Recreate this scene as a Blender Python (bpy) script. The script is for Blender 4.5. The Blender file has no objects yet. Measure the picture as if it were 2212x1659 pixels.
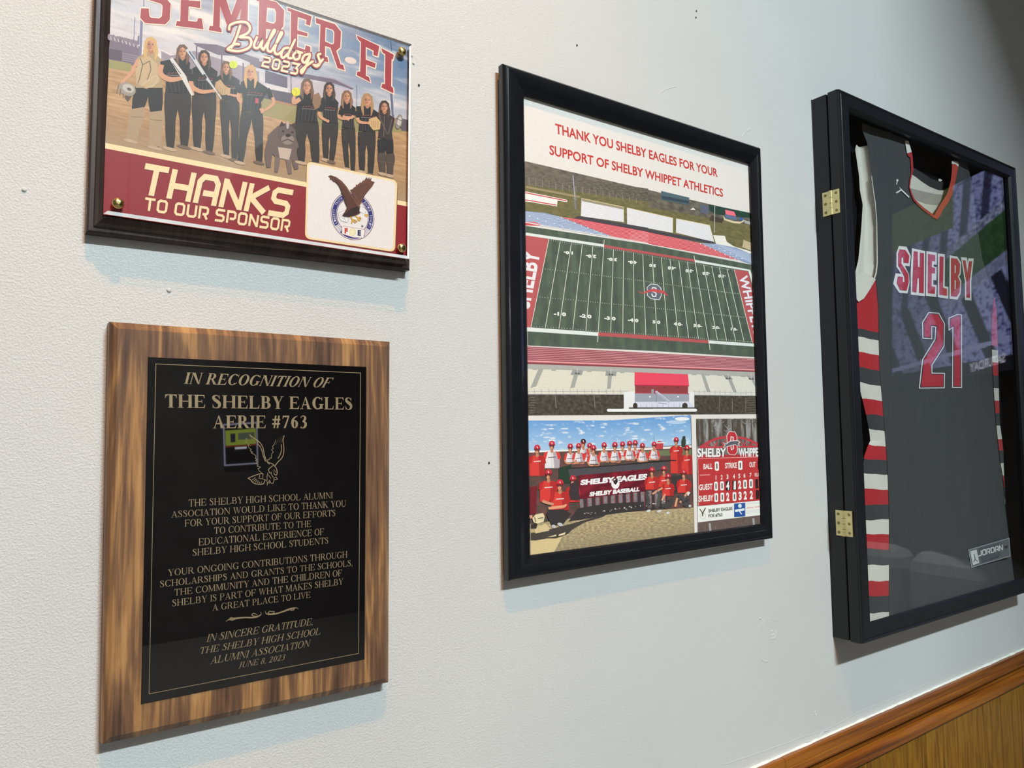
import bpy, bmesh, math, random
from mathutils import Vector, Matrix, noise, geometry

random.seed(7)
SC = bpy.context.scene
COL = SC.collection

# ------------------------------------------------------------------ camera
S = 0.639                                   # metres from the lens to the wall
ZC = 1.45                                   # height of the lens above the floor
F = 1608.364                                # focal length in photo pixels
yaw, pitch, roll = 0.61191539, 0.06513207, -0.01205587
fwd = Vector((math.sin(yaw)*math.cos(pitch), math.cos(yaw)*math.cos(pitch), math.sin(pitch)))
rt0 = Vector((math.cos(yaw), -math.sin(yaw), 0)); up0 = rt0.cross(fwd)
cr, sr = math.cos(roll), math.sin(roll)
RT = cr*rt0 + sr*up0
UP = -sr*rt0 + cr*up0
CAM = Vector((0, -S, ZC))
cd = bpy.data.cameras.new('camera'); cam = bpy.data.objects.new('camera', cd); COL.objects.link(cam)
cam.matrix_world = Matrix(((RT.x, UP.x, -fwd.x, CAM.x), (RT.y, UP.y, -fwd.y, CAM.y), (RT.z, UP.z, -fwd.z, CAM.z), (0, 0, 0, 1)))
cd.sensor_fit = 'HORIZONTAL'; cd.sensor_width = 36; cd.lens = F/2212*36
cd.clip_start = 0.02
SC.camera = cam

# ------------------------------------------------------------------ world, view
W = bpy.data.worlds.new('world'); SC.world = W; W.use_nodes = True
W.node_tree.nodes['Background'].inputs[0].default_value = (0.55, 0.6, 0.65, 1)
W.node_tree.nodes['Background'].inputs[1].default_value = 0.1
SC.view_settings.view_transform = 'Standard'; SC.view_settings.look = 'None'
SC.view_settings.gamma = 1; SC.view_settings.use_curve_mapping = False
SC.view_settings.exposure = 0.0
# lamp positions, colours and powers (the fixtures themselves are built at the end)
WARM_POS, WARM_W, WARM_COL = Vector((0.0, -1.0, ZC+2.30)), 172.0, (1.0, 0.42, 0.12)
COOL_POS, COOL_W, COOL_COL = Vector((0.55, -3.3, ZC+2.75)), 315.0, (0.815, 0.95, 0.985)
WARM_AIM = Vector((-0.22, 0, ZC-0.45))
CEIL = ZC + 2.85
X_LEFT, X_RIGHT, Y_FRONT = -2.6, 3.4, -5.2

# ------------------------------------------------------------------ helpers
def ray(px, py):
    return RT*((px-1106)/F) - UP*((py-829.5)/F) + fwd

def at(px, py, d=0.0):
    """point seen at a photo pixel on the plane a depth d in front of the wall"""
    r = ray(px, py); t = (-d + S)/r.y
    return CAM + r*t

def atx(px, py, X):
    r = ray(px, py); return CAM + r*((X-CAM.x)/r.x)

def Z(x0, y0, s):
    return lambda pts: [(x0+x/s, y0+y/s) for x, y in pts]

def lin(c):
    out = []
    for v in c[:3]:
        v = v/255.0
        out.append(v/12.92 if v <= 0.04045 else ((v+0.055)/1.055)**2.4)
    return out

def tag(o, label=None, cat=None, group=None, kind=None):
    if label: o['label'] = label
    if cat: o['category'] = cat
    if group: o['group'] = group
    if kind: o['kind'] = kind
    return o

def thing(name, loc, label, cat, group=None):
    o = bpy.data.objects.new(name, None); COL.objects.link(o); o.location = loc
    o.empty_display_size = 0.05
    return tag(o, label, cat, group)

def world_loc(o):
    v = Vector((0, 0, 0))
    while o: v = v + Vector(o.location); o = o.parent
    return v

class MB:
    """collects geometry in world coordinates, then links it as ONE mesh object"""
    def __init__(s): s.v = []; s.f = []; s.c = []; s.sm = []
    def face(s, pts, col=None, smooth=False):
        b = len(s.v); s.v += [Vector(p) for p in pts]; s.f.append(tuple(range(b, b+len(pts)))); s.c.append(col); s.sm.append(smooth)
    def box(s, lo, hi):
        x0, y0, z0 = lo; x1, y1, z1 = hi
        P = [(x0,y0,z0),(x1,y0,z0),(x1,y1,z0),(x0,y1,z0),(x0,y0,z1),(x1,y0,z1),(x1,y1,z1),(x0,y1,z1)]
        for f in ((0,3,2,1),(4,5,6,7),(0,1,5,4),(1,2,6,5),(2,3,7,6),(3,0,4,7)): s.face([P[i] for i in f])
    def rings(s, rs, closed_start=False, closed_end=False, smooth=False):
        b = len(s.v); n = len(rs[0])
        for r in rs: s.v += [Vector(p) for p in r]
        for i in range(len(rs)-1):
            for j in range(n):
                k = (j+1) % n
                s.f.append((b+i*n+j, b+i*n+k, b+(i+1)*n+k, b+(i+1)*n+j)); s.c.append(None); s.sm.append(smooth)
        if closed_start: s.f.append(tuple(b+j for j in range(n))[::-1]); s.c.append(None); s.sm.append(False)
        if closed_end: s.f.append(tuple(b+(len(rs)-1)*n+j for j in range(n))); s.c.append(None); s.sm.append(False)
    def grid(s, rows, col=None, smooth=True):
        b = len(s.v); n = len(rows[0])
        for r in rows: s.v += [Vector(p) for p in r]
        for i in range(len(rows)-1):
            for j in range(n-1):
                s.f.append((b+i*n+j, b+i*n+j+1, b+(i+1)*n+j+1, b+(i+1)*n+j))
                s.c.append(col(i, j) if callable(col) else col); s.sm.append(smooth)
    def build(s, name, mat, parent=None, bevel=0, fix=True, solid=0):
        me = bpy.data.meshes.new(name)
        o0 = world_loc(parent)
        me.from_pydata([tuple(v-o0) for v in s.v], [], s.f); me.update()
        if any(c is not None for c in s.c):
            at_ = me.attributes.new('ink', 'FLOAT_COLOR', 'CORNER'); buf = []
            for p in me.polygons:
                c = s.c[p.index]
                for k in range(p.loop_total):
                    cc = c[k] if isinstance(c[0], (tuple, list)) else c
                    buf += [cc[0], cc[1], cc[2], 1]
            at_.data.foreach_set('color', buf)
        me.polygons.foreach_set('use_smooth', s.sm)
        if fix:
            bm = bmesh.new(); bm.from_mesh(me)
            bmesh.ops.remove_doubles(bm, verts=bm.verts, dist=1e-6)
            bmesh.ops.recalc_face_normals(bm, faces=bm.faces); bm.to_mesh(me); bm.free()
        me.materials.append(mat)
        o = bpy.data.objects.new(name, me); COL.objects.link(o)
        if parent: o.parent = parent
        if bevel:
            m = o.modifiers.new('bevel', 'BEVEL'); m.width = bevel; m.segments = 3; m.limit_method = 'ANGLE'; m.angle_limit = math.radians(30)
        if solid:
            m = o.modifiers.new('solid', 'SOLIDIFY'); m.thickness = solid; m.offset = 0
        return o

def smooth_path(pts, n=6):
    if len(pts) < 3: return list(pts)
    P = [pts[0]] + list(pts) + [pts[-1]]; out = []
    for i in range(1, len(P)-2):
        p0, p1, p2, p3 = P[i-1], P[i], P[i+1], P[i+2]
        for k in range(n):
            t = k/n; t2 = t*t; t3 = t2*t
            out.append(tuple(0.5*(2*p1[a] + (p2[a]-p0[a])*t + (2*p0[a]-5*p1[a]+4*p2[a]-p3[a])*t2 + (3*p1[a]-p0[a]-3*p2[a]+p3[a])*t3) for a in range(len(p1))))
    out.append(tuple(pts[-1])); return out

def strip(pts, ws):
    """variable-width ribbon along 2D points -> quads"""
    L, R = [], []
    n = len(pts)
    for i in range(n):
        a = pts[max(0, i-1)]; b = pts[min(n-1, i+1)]
        dx, dy = b[0]-a[0], b[1]-a[1]; l = math.hypot(dx, dy) or 1
        w = (ws[i] if isinstance(ws, (list, tuple)) else ws)/2
        nx, ny = -dy/l*w, dx/l*w
        L.append((pts[i][0]+nx, pts[i][1]+ny)); R.append((pts[i][0]-nx, pts[i][1]-ny))
    return [[L[i], L[i+1], R[i+1], R[i]] for i in range(n-1)]

def tess(loops):
    """triangles of a polygon with holes"""
    allp = [p for l in loops for p in l]
    tr = geometry.tessellate_polygon([[Vector((p[0], p[1], 0)) for p in l] for l in loops])
    return [[allp[i] for i in t] for t in tr]

def offset_poly(pts, d):
    """mitred outward offset (positive grows) of a simple polygon in pixel space"""
    A = sum(pts[i][0]*pts[(i+1) % len(pts)][1] - pts[(i+1) % len(pts)][0]*pts[i][1] for i in range(len(pts)))
    sg = 1 if A > 0 else -1; n = len(pts); out = []
    for i in range(n):
        p0, p1, p2 = pts[i-1], pts[i], pts[(i+1) % n]
        def nrm(a, b):
            dx, dy = b[0]-a[0], b[1]-a[1]; l = math.hypot(dx, dy) or 1
            return (dy/l*sg, -dx/l*sg)
        n1, n2 = nrm(p0, p1), nrm(p1, p2)
        k = 1 + n1[0]*n2[0] + n1[1]*n2[1]
        k = max(k, 0.5)
        out.append((p1[0]+(n1[0]+n2[0])*d/k, p1[1]+(n1[1]+n2[1])*d/k))
    return out

# ------------------------------------------------------------------ lettering
_sans_cache = {}
def sans_polys(txt, bold=0.0):
    """the built-in sans face, as triangles with cap height 1"""
    key = (txt, bold)
    if key in _sans_cache: return _sans_cache[key]
    def get(t):
        cu = bpy.data.curves.new('t', 'FONT'); cu.body = t; cu.offset = bold; cu.resolution_u = 3
        o = bpy.data.objects.new('t', cu); COL.objects.link(o)
        bpy.context.view_layer.update()
        me = o.to_mesh(); me.calc_loop_triangles()
        V = [(v.co.x, v.co.y) for v in me.vertices]
        T = [[V[i] for i in tr.vertices] for tr in me.loop_triangles]
        o.to_mesh_clear(); bpy.data.objects.remove(o); bpy.data.curves.remove(cu)
        return V, T
    VH, _ = get('H'); h0 = min(v[1] for v in VH); h = max(v[1] for v in VH)-h0
    V, T = get(txt)
    x0 = min(v[0] for v in V); x1 = max(v[0] for v in V)
    res = ([[((p[0]-x0)/h, (p[1]-h0)/h) for p in t] for t in T], (x1-x0)/h)
    _sans_cache[key] = res
    return res

def rect(x0, y0, x1, y1): return [(x0, y0), (x1, y0), (x1, y1), (x0, y1)]
def ring(cx, cy, rx, ry, wx, wy, a0=0, a1=360, n=20):
    out = []
    for i in range(n):
        t0 = math.radians(a0+(a1-a0)*i/n); t1 = math.radians(a0+(a1-a0)*(i+1)/n)
        f = lambda r, q, t: (cx+r*math.cos(t), cy+q*math.sin(t))
        out.append([f(rx, ry, t0), f(rx, ry, t1), f(rx-wx, ry-wy, t1), f(rx-wx, ry-wy, t0)])
    return out

def serif_glyph(ch, B):
    """Roman serif capitals; B = 0 regular, 1 bold.  Returns polygons, advance."""
    w = 0.13+0.08*B; t = 0.045+0.02*B; e = 0.085; h = 0.035+0.005*B
    g = []
    def stem(x, y0=0, y1=1, wd=None): g.append(rect(x, y0, x+(wd or w), y1))
    def ser(x, y, wd=None, l=1, r=1): g.append(rect(x-e*l, y, x+(wd or w)+e*r, y+h))
    def foot(x, wd=None): ser(x, 0, wd)
    def head(x, wd=None): ser(x, 1-h, wd)
    def diag(xb, xt, wd): g.append([(xb, 0), (xb+wd, 0), (xt+wd, 1), (xt, 1)])
    def path(pts, ws):
        P = smooth_path([(a, b, c) for (a, b), c in zip(pts, ws)], 5)
        g.extend(strip([(p[0], p[1]) for p in P], [p[2] for p in P]))
    x = e
    if ch == 'I': stem(x); foot(x); head(x); return g, x+w+e
    if ch == 'L':
        stem(x); foot(x); head(x); g.append(rect(x, 0, 0.74, t)); g.append([(0.74-0.16, 0), (0.76, 0), (0.79, 0.3), (0.765, 0.3), (0.70, 0.12)]); return g, 0.83
    if ch in 'EF':
        stem(x); foot(x) if ch == 'F' else ser(x, 0, None, 1, 0); ser(x, 1-h, None, 1, 0)
        g.append(rect(x, 1-t, 0.72, 1)); g.append([(0.56, 1), (0.735, 1), (0.745, 0.74), (0.72, 0.74), (0.68, 0.88)])
        g.append(rect(x, 0.5-t/2, 0.54, 0.5+t/2)); g.append([(0.53, 0.5-t/2), (0.56, 0.36), (0.58, 0.36), (0.58, 0.64), (0.56, 0.64), (0.53, 0.5+t/2)])
        if ch == 'E':
            g.append(rect(x, 0, 0.74, t)); g.append([(0.56, 0), (0.75, 0), (0.79, 0.28), (0.765, 0.28), (0.70, 0.12)])
        return g, (0.81 if ch == 'E' else 0.77)
    if ch == 'T':
        c = 0.40-w/2; stem(c); foot(c); g.append(rect(0.03, 1-t, 0.77, 1))
        g.append([(0.02, 1), (0.02, 0.72), (0.045, 0.72), (0.09, 0.88), (0.2, 1-t), (0.2, 1)]); g.append([(0.78, 1), (0.78, 0.72), (0.755, 0.72), (0.71, 0.88), (0.6, 1-t), (0.6, 1)])
        return g, 0.80
    if ch == 'H':
        x2 = 0.72; stem(x); stem(x2)
        for q in (x, x2): foot(q); head(q)
        g.append(rect(x, 0.5-t/2, x2, 0.5+t/2)); return g, x2+w+e
    if ch == 'N':
        stem(0.10, 0, 1, t); stem(0.80, 0, 1, t); g.append([(0.80-w*0.3, 0), (0.80+t, 0), (0.10+w*1.15, 1), (0.06, 1)])
        g.append(rect(0.02, 0, 0.23, h)); g.append(rect(0.0, 1-h, 0.2, 1)); g.append(rect(0.70, 1-h, 0.93, 1)); return g, 0.95
    if ch == 'M':
        stem(0.10, 0, 1, t); x2 = 0.88; stem(x2)
        g.append([(0.49, 0), (0.56, 0), (0.10+w*1.1, 1), (0.06, 1)]); g.append([(0.49, 0), (0.55, 0.02), (x2+0.05, 1), (x2-0.02, 1)])
        g.append(rect(0.02, 0, 0.23, h)); g.append(rect(0.02, 1-h, 0.16, 1)); foot(x2); head(x2); return g, x2+w+e
    if ch == 'A':
        g.append([(0.80-w, 0), (0.80+0.02, 0), (0.47, 1), (0.42, 1), (0.39, 0.93)]); g.append([(0.09, 0), (0.09+t, 0), (0.45, 0.96), (0.42, 1)])
        g.append(rect(0.22, 0.32, 0.66, 0.32+t)); g.append(rect(0.0, 0, 0.25, h)); g.append(rect(0.55, 0, 0.92, h)); return g, 0.90
    if ch == 'V':
        g.append([(0.42, 0), (0.47, 0), (0.10+w, 1), (0.08, 1)]); g.append([(0.42, 0), (0.46, 0), (0.80, 1), (0.80-t, 1)])
        g.append(rect(0.0, 1-h, 0.36, 1)); g.append(rect(0.64, 1-h, 0.89, 1)); return g, 0.88
    if ch == 'W':
        g.append([(0.36, 0), (0.41, 0), (0.10+w, 1), (0.08, 1)]); g.append([(0.36, 0), (0.40, 0), (0.63, 0.95), (0.58, 0.95)])
        g.append([(0.83, 0), (0.88, 0), (0.55+w, 1), (0.53, 1)]); g.append([(0.83, 0), (0.87, 0), (1.18, 1), (1.18-t, 1)])
        g.append(rect(0.0, 1-h, 0.36, 1)); g.append(rect(0.46, 1-h, 0.80, 1)); g.append(rect(1.05, 1-h, 1.27, 1)); return g, 1.26
    if ch == 'X':
        g.append([(0.72-w*0.6, 0), (0.72+w*0.5, 0), (0.10+w, 1), (0.08, 1)]); g.append([(0.08, 0), (0.08+t, 0), (0.80, 1), (0.80-t, 1)])
        g.append(rect(0.0, 0, 0.26, h)); g.append(rect(0.52, 0, 0.92, h)); g.append(rect(0.0, 1-h, 0.36, 1)); g.append(rect(0.62, 1-h, 0.88, 1)); return g, 0.91
    if ch == 'Y':
        c = 0.43-w/2; stem(c, 0, 0.48); foot(c); g.append([(c, 0.42), (c+w, 0.48), (0.10+w, 1), (0.07, 1)]); g.append([(c+w-t, 0.42), (c+w, 0.46), (0.80, 1), (0.80-t, 1)])
        g.append(rect(0.0, 1-h, 0.37, 1)); g.append(rect(0.62, 1-h, 0.88, 1)); return g, 0.87
    if ch == 'K':
        stem(x); foot(x); head(x); g.append([(x+w*0.9, 0.40), (x+w, 0.48), (0.74, 1), (0.74-t*1.3, 1)])
        g.append([(0.70, 0), (0.70+w*1.25, 0), (0.42, 0.60), (0.33, 0.52)]); g.append(rect(0.58, 1-h, 0.85, 1)); g.append(rect(0.58, 0, 0.95, h)); return g, 0.93
    if ch in 'BPRD':
        stem(x); ser(x, 0, None, 1, 1 if ch in 'PR' else 0); ser(x, 1-h, None, 1, 0)
        if ch == 'D':
            g.append(rect(x, 1-t, 0.42, 1)); g.append(rect(x, 0, 0.42, t)); g.extend(ring(0.42, 0.5, 0.44, 0.5, w*1.1, t, -90, 90)); return g, 0.93
        ym = 0.5
        g.append(rect(x, 1-t, 0.42, 1)); g.append(rect(x, ym-t/2, 0.42, ym+t/2)); yc = (1+ym-t/2)/2; g.extend(ring(0.42, yc, 0.27, 1-yc, w*1.05, t, -90, 90, 14))
        if ch == 'B':
            g.append(rect(x, 0, 0.44, t)); yc = (ym+t/2)/2; g.extend(ring(0.44, yc, 0.32, yc, w*1.1, t, -90, 90, 14)); return g, 0.82
        if ch == 'R':
            g.append([(0.76-w*0.4, 0), (0.76+w*0.8, 0), (0.50, 0.52), (0.36, 0.48)]); g.append(rect(0.72, 0, 0.97, h)); return g, 0.90
        return g, 0.76
    if ch == 'O': g.extend(ring(0.46, 0.5, 0.44, 0.515, w*1.15, t, 0, 360, 30)); return g, 0.92
    if ch in 'CG':
        g.extend(ring(0.47, 0.5, 0.44, 0.515, w*1.15, t, 48, 318, 26)); g.append(rect(0.80, 0.70, 0.83, 1.0)); g.append([(0.74, 0.86), (0.83, 0.72), (0.83, 0.82), (0.78, 0.92)])
        if ch == 'G': g.append(rect(0.76-w/2, 0.05, 0.76+w/2, 0.42)); g.append(rect(0.76-w/2-e, 0.42-h, 0.76+w/2+e, 0.42)); return g, 0.95
        g.append([(0.78, 0.10), (0.85, 0.22), (0.83, 0.25), (0.74, 0.15)]); return g, 0.88
    if ch == 'U':
        stem(x, 0.35, 1); head(x); stem(0.74, 0.35, 1, t); g.append(rect(0.64, 1-h, 0.89, 1)); c = (x+0.74+t)/2; g.extend(ring(c, 0.36, c-x, 0.375, w, t*1.3, 180, 270, 10)); g.extend(ring(c, 0.36, c-x, 0.375, t, t*1.3, 270, 360, 10)); return g, 0.90
    if ch == 'J':
        stem(0.22, 0.15, 1); head(0.22); path([(0.22+w/2, 0.2), (0.22+w/2-0.02, 0.05), (0.16, -0.02), (0.06, 0.03)], [w, w*0.8, t*1.3, w*0.7]); return g, 0.52
    if ch == 'S':
        path([(0.52, 0.78), (0.44, 0.93), (0.29, 0.985), (0.14, 0.91), (0.115, 0.77), (0.24, 0.62), (0.42, 0.48), (0.53, 0.32), (0.49, 0.11), (0.32, 0.01), (0.16, 0.05), (0.07, 0.22)],
             [0.03, t, t, w*0.75, w, w*1.15, w*1.2, w, w*0.8, t, t, 0.03])
        g.append(rect(0.515, 0.70, 0.545, 1.0)); g.append(rect(0.05, 0, 0.08, 0.30)); return g, 0.66
    if ch in '0': g.extend(ring(0.32, 0.5, 0.29, 0.51, w*1.05, t, 0, 360, 26)); return g, 0.68
    if ch == '2':
        path([(0.07, 0.74), (0.14, 0.92), (0.32, 0.985), (0.48, 0.88), (0.49, 0.68), (0.36, 0.42), (0.10, 0.06)], [0.05, t*1.5, t, w*0.9, w, w*0.8, t]); g.append([(0.05, 0), (0.58, 0), (0.63, 0.24), (0.60, 0.24), (0.55, 0.12), (0.07, 0.12)]); return g, 0.70
    if ch == '3':
        path([(0.08, 0.82), (0.2, 0.96), (0.36, 0.97), (0.46, 0.84), (0.40, 0.64), (0.24, 0.54)], [0.04, t, t*1.3, w*0.85, w*0.8, t]); path([(0.24, 0.54), (0.44, 0.46), (0.50, 0.28), (0.40, 0.08), (0.20, 0.02), (0.09, 0.09)], [t, w*0.8, w, w*0.8, t, w*0.8]); return g, 0.68
    if ch == '6':
        g.extend(ring(0.33, 0.32, 0.27, 0.33, w*0.95, t, 0, 360, 20)); path([(0.56, 0.97), (0.34, 0.86), (0.17, 0.64), (0.12, 0.34)], [0.03, t*1.6, w*0.85, w*0.95]); return g, 0.68
    if ch == '7':
        g.append([(0.07, 1), (0.60, 1), (0.60, 0.92), (0.30, 0), (0.30-w*0.75, 0), (0.48, 0.87), (0.14, 0.87), (0.08, 0.72), (0.05, 0.72)]); return g, 0.66
    if ch == '8':
        g.extend(ring(0.33, 0.74, 0.23, 0.265, w*0.8, t, 0, 360, 18)); g.extend(ring(0.33, 0.27, 0.28, 0.29, w*0.9, t, 0, 360, 18)); return g, 0.68
    if ch == '#':
        for q in (0.20, 0.46): g.append([(q-0.06, 0), (q-0.06+w*0.6, 0), (q+0.06+w*0.6, 1), (q+0.06, 1)])
        g.append(rect(0.04, 0.28, 0.66, 0.28+w*0.55)); g.append(rect(0.06, 0.62, 0.68, 0.62+w*0.55)); return g, 0.76
    if ch == ',': g.append([(0.06, 0.13), (0.17, 0.13), (0.18, 0.0), (0.08, -0.16), (0.05, -0.14), (0.12, 0.0), (0.06, 0.02)]); return g, 0.28
    return [], 0.34

def serif_polys(txt, bold=0):
    x = 0; out = []
    for ch in txt:
        g, a = serif_glyph(ch, bold)
        for p in g: out += [[(q[0]+x, q[1]) for q in tr] for tr in (tess([p]) if len(p) > 4 else [p])]
        x += a + 0.055
    return out, x-0.055

TECH = {  # square-shouldered display letters: centre-lines in a 0..w x 0..1 box
 'T': (0.86, [[(0, .93), (.86, .93)], [(.43, .93), (.43, 0)]]), 'H': (0.86, [[(.08, 0), (.08, 1)], [(.78, 0), (.78, 1)], [(.08, .45), (.78, .45)]]),
 'A': (0.86, [[(.08, 0), (.08, .75), (.22, .93), (.64, .93), (.78, .75), (.78, 0)], [(.28, .38), (.78, .38)]]),
 'N': (0.88, [[(.08, 0), (.08, 1)], [(.10, .92), (.78, .08)], [(.80, 0), (.80, 1)]]), 'K': (0.86, [[(.08, 0), (.08, 1)], [(.80, .96), (.16, .5), (.82, .04)]]),
 'S': (0.84, [[(.84, .93), (.20, .93), (.08, .82), (.08, .62), (.20, .52), (.64, .5), (.76, .40), (.76, .18), (.64, .07), (0, .07)]]),
 'O': (0.86, [[(.43, .93), (.64, .93), (.78, .80), (.78, .20), (.64, .07), (.22, .07), (.08, .20), (.08, .80), (.22, .93), (.43, .93)]]),
 'D': (0.86, [[(.08, .07), (.08, .93), (.62, .93), (.78, .76), (.78, .24), (.62, .07), (.02, .07)]]),
 'U': (0.86, [[(.08, 1), (.08, .20), (.22, .07), (.64, .07), (.78, .20), (.78, 1)]]),
 'R': (0.86, [[(.08, 0), (.08, .93), (.64, .93), (.78, .82), (.78, .52), (.64, .40), (.34, .40)], [(.5, .40), (.78, 0)]]),
 'P': (0.86, [[(.08, 0), (.08, .93), (.64, .93), (.78, .82), (.78, .48), (.64, .36), (.30, .36)]]),
 'J': (0.80, [[(.70, 1), (.70, .2), (.58, .07), (.0, .07)]]),
 '2': (0.84, [[(0, .93), (.64, .93), (.76, .82), (.76, .62), (.64, .52), (.20, .48), (.08, .38), (.08, .07), (.84, .07)]]),
 '0': (0.86, [[(.43, .93), (.64, .93), (.78, .80), (.78, .20), (.64, .07), (.22, .07), (.08, .20), (.08, .80), (.22, .93), (.43, .93)]]),
 '3': (0.84, [[(0, .93), (.80, .93), (.52, .55), (.66, .52), (.76, .42), (.76, .18), (.64, .07), (0, .07)]]),
}
def tech_polys(txt, w=0.16, sp=0.16):
    x = 0; out = []
    for ch in txt:
        if ch == ' ': x += 0.45; continue
        wd, ls = TECH[ch]
        for l in ls:
            out += [[(q[0]+x, q[1]) for q in p] for p in fat_line(l, w)]
        x += wd + sp
    return out, x-sp

def fat_line(pts, w):
    """constant-width polyline with mitred joints -> quads"""
    n = len(pts); L = []; R = []
    closed = pts[0] == pts[-1] and n > 3
    def nr(a, b):
        dx, dy = b[0]-a[0], b[1]-a[1]; l = math.hypot(dx, dy) or 1
        return (-dy/l, dx/l)
    for i in range(n):
        if closed and i in (0, n-1): n1 = nr(pts[-2], pts[-1]); n2 = nr(pts[0], pts[1])
        else:
            n1 = nr(pts[i-1], pts[i]) if i else nr(pts[0], pts[1]); n2 = nr(pts[i], pts[i+1]) if i < n-1 else n1
        k = max(0.4, 1+n1[0]*n2[0]+n1[1]*n2[1])
        o = ((n1[0]+n2[0])*w/2/k, (n1[1]+n2[1])*w/2/k)
        L.append((pts[i][0]+o[0], pts[i][1]+o[1])); R.append((pts[i][0]-o[0], pts[i][1]-o[1]))
    return [[L[i], L[i+1], R[i+1], R[i]] for i in range(n-1)]

# ------------------------------------------------------------------ printed / engraved flat work
class Art(MB):
    """ink on a flat sheet lying a depth d in front of the wall"""
    def __init__(s, d, gain=1.0, step=0.000016):
        super().__init__(); s.d = d; s.gain = gain; s.step = step; s.k = 0
    def nxt(s): s.k = (s.k+1) % 9
    def w(s, p, layer): return at(p[0], p[1], s.d) + Vector((0, -layer*s.step-s.k*s.step*0.11, 0))
    def ink(s, c):
        return tuple(min(0.92, v*s.gain) for v in lin(c))
    def poly(s, pts, c, layer=1, holes=None):
        c = s.ink(c); s.nxt()
        if len(pts) <= 3 and not holes: s.face([s.w(p, layer) for p in pts], c); return
        for t in tess([pts]+(holes or [])): s.face([s.w(p, layer) for p in t], c)
    def polys(s, ps, c, layer=1):
        c = s.ink(c)
        for p in ps: s.nxt(); s.face([s.w(q, layer) for q in p], c)
    def line(s, pts, w, c, layer=1, smooth=False, cap=True):
        if smooth: pts = smooth_path(pts, 5)
        s.polys(fat_line(pts, w), c, layer)
        if cap:
            for q in (pts[0], pts[-1]): s.ell(q[0], q[1], w/2, w/2, c, layer, n=8)
    def brush(s, pts, ws, c, layer=1):
        P = smooth_path([(a[0], a[1], b) for a, b in zip(pts, ws)], 5)
        s.polys(strip([(p[0], p[1]) for p in P], [p[2] for p in P]), c, layer)
    def ell(s, cx, cy, rx, ry, c, layer=1, n=18, rot=0):
        ca, sa = math.cos(rot), math.sin(rot)
        P = [(rx*math.cos(2*math.pi*i/n), ry*math.sin(2*math.pi*i/n)) for i in range(n)]
        c = s.ink(c); s.nxt(); s.face([s.w((cx+x*ca-y*sa, cy+x*sa+y*ca), layer) for x, y in P], c)
    def patch(s, quad, nx, ny, fn, layer=0):
        """quad TL TR BR BL; fn(u, v) -> sRGB, u right, v down"""
        q = [s.w(p, layer) for p in quad]
        def pt(u, v): return (q[0]*(1-u)+q[1]*u)*(1-v) + (q[3]*(1-u)+q[2]*u)*v
        if nx > 1: nx, ny = int(nx*1.9), int(ny*1.9)
        C_ = [[s.ink(fn(i/nx, j/ny)) for i in range(nx+1)] for j in range(ny+1)]
        for j in range(ny):
            for i in range(nx):
                u0, u1, v0, v1 = i/nx, (i+1)/nx, j/ny, (j+1)/ny
                s.face([pt(u0, v0), pt(u1, v0), pt(u1, v1), pt(u0, v1)], (C_[j][i], C_[j][i+1], C_[j+1][i+1], C_[j+1][i]))
    def text(s, polys_w, quad, c, layer=2):
        """quad: BL BR TL TR of the line's cap box in pixels"""
        ps, wd = polys_w
        s.k = 0; bl, br, tl, tr = [s.w(p, layer) for p in quad]; c = s.ink(c)
        for n_, p in enumerate(ps):
            pts = []; dy = Vector((0, -(n_ % 9)*s.step*0.11, 0))
            for x, y in p:
                u = x/wd; pts.append((bl*(1-u)+br*u)*(1-y) + (tl*(1-u)+tr*u)*y + dy)
            s.face(pts, c)

def quad_pts(ps, d): return [at(p[0], p[1], d) for p in ps]
def inset(q, m):
    """move the four sides of a wall-parallel quad (TL TR BR BL, world) inwards by m"""
    P = [(p.x, p.z) for p in q]
    r = offset_poly(P, -m)
    return [Vector((a[0], q[i].y, a[1])) for i, a in enumerate(r)]
def deep(q, d): return [Vector((p.x, -d, p.z)) for p in q]

# ------------------------------------------------------------------ materials
def mat(name, base=(0.8, 0.8, 0.8), rough=0.5, metal=0.0, spec=0.5, coat=0.0):
    m = bpy.data.materials.new(name); m.use_nodes = True
    p = m.node_tree.nodes['Principled BSDF']
    p.inputs['Base Color'].default_value = (*base, 1); p.inputs['Roughness'].default_value = rough
    p.inputs['Metallic'].default_value = metal; p.inputs['Specular IOR Level'].default_value = spec
    p.inputs['Coat Weight'].default_value = coat
    return m, m.node_tree, p
def N(nt, t, **kw):
    n = nt.nodes.new(t)
    for k, v in kw.items():
        if k.startswith('i_'): n.inputs[k[2:].replace('_', ' ')].default_value = v
        else: setattr(n, k, v)
    return n
def ramp(nt, stops):
    r = nt.nodes.new('ShaderNodeValToRGB'); el = r.color_ramp.elements
    while len(el) < len(stops): el.new(0.5)
    for e_, (p, c) in zip(el, stops): e_.position = p; e_.color = (*c, 1)
    return r
def objcoord(nt, scale=(1, 1, 1)):
    g = N(nt, 'ShaderNodeNewGeometry'); m = N(nt, 'ShaderNodeMapping'); m.inputs['Scale'].default_value = scale
    nt.links.new(g.outputs['Position'], m.inputs['Vector']); return m.outputs['Vector']
def add_bump(nt, p, height, strength, dist):
    b = N(nt, 'ShaderNodeBump'); b.inputs['Strength'].default_value = strength; b.inputs['Distance'].default_value = dist
    nt.links.new(height, b.inputs['Height']); nt.links.new(b.outputs['Normal'], p.inputs['Normal']); return b

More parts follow.
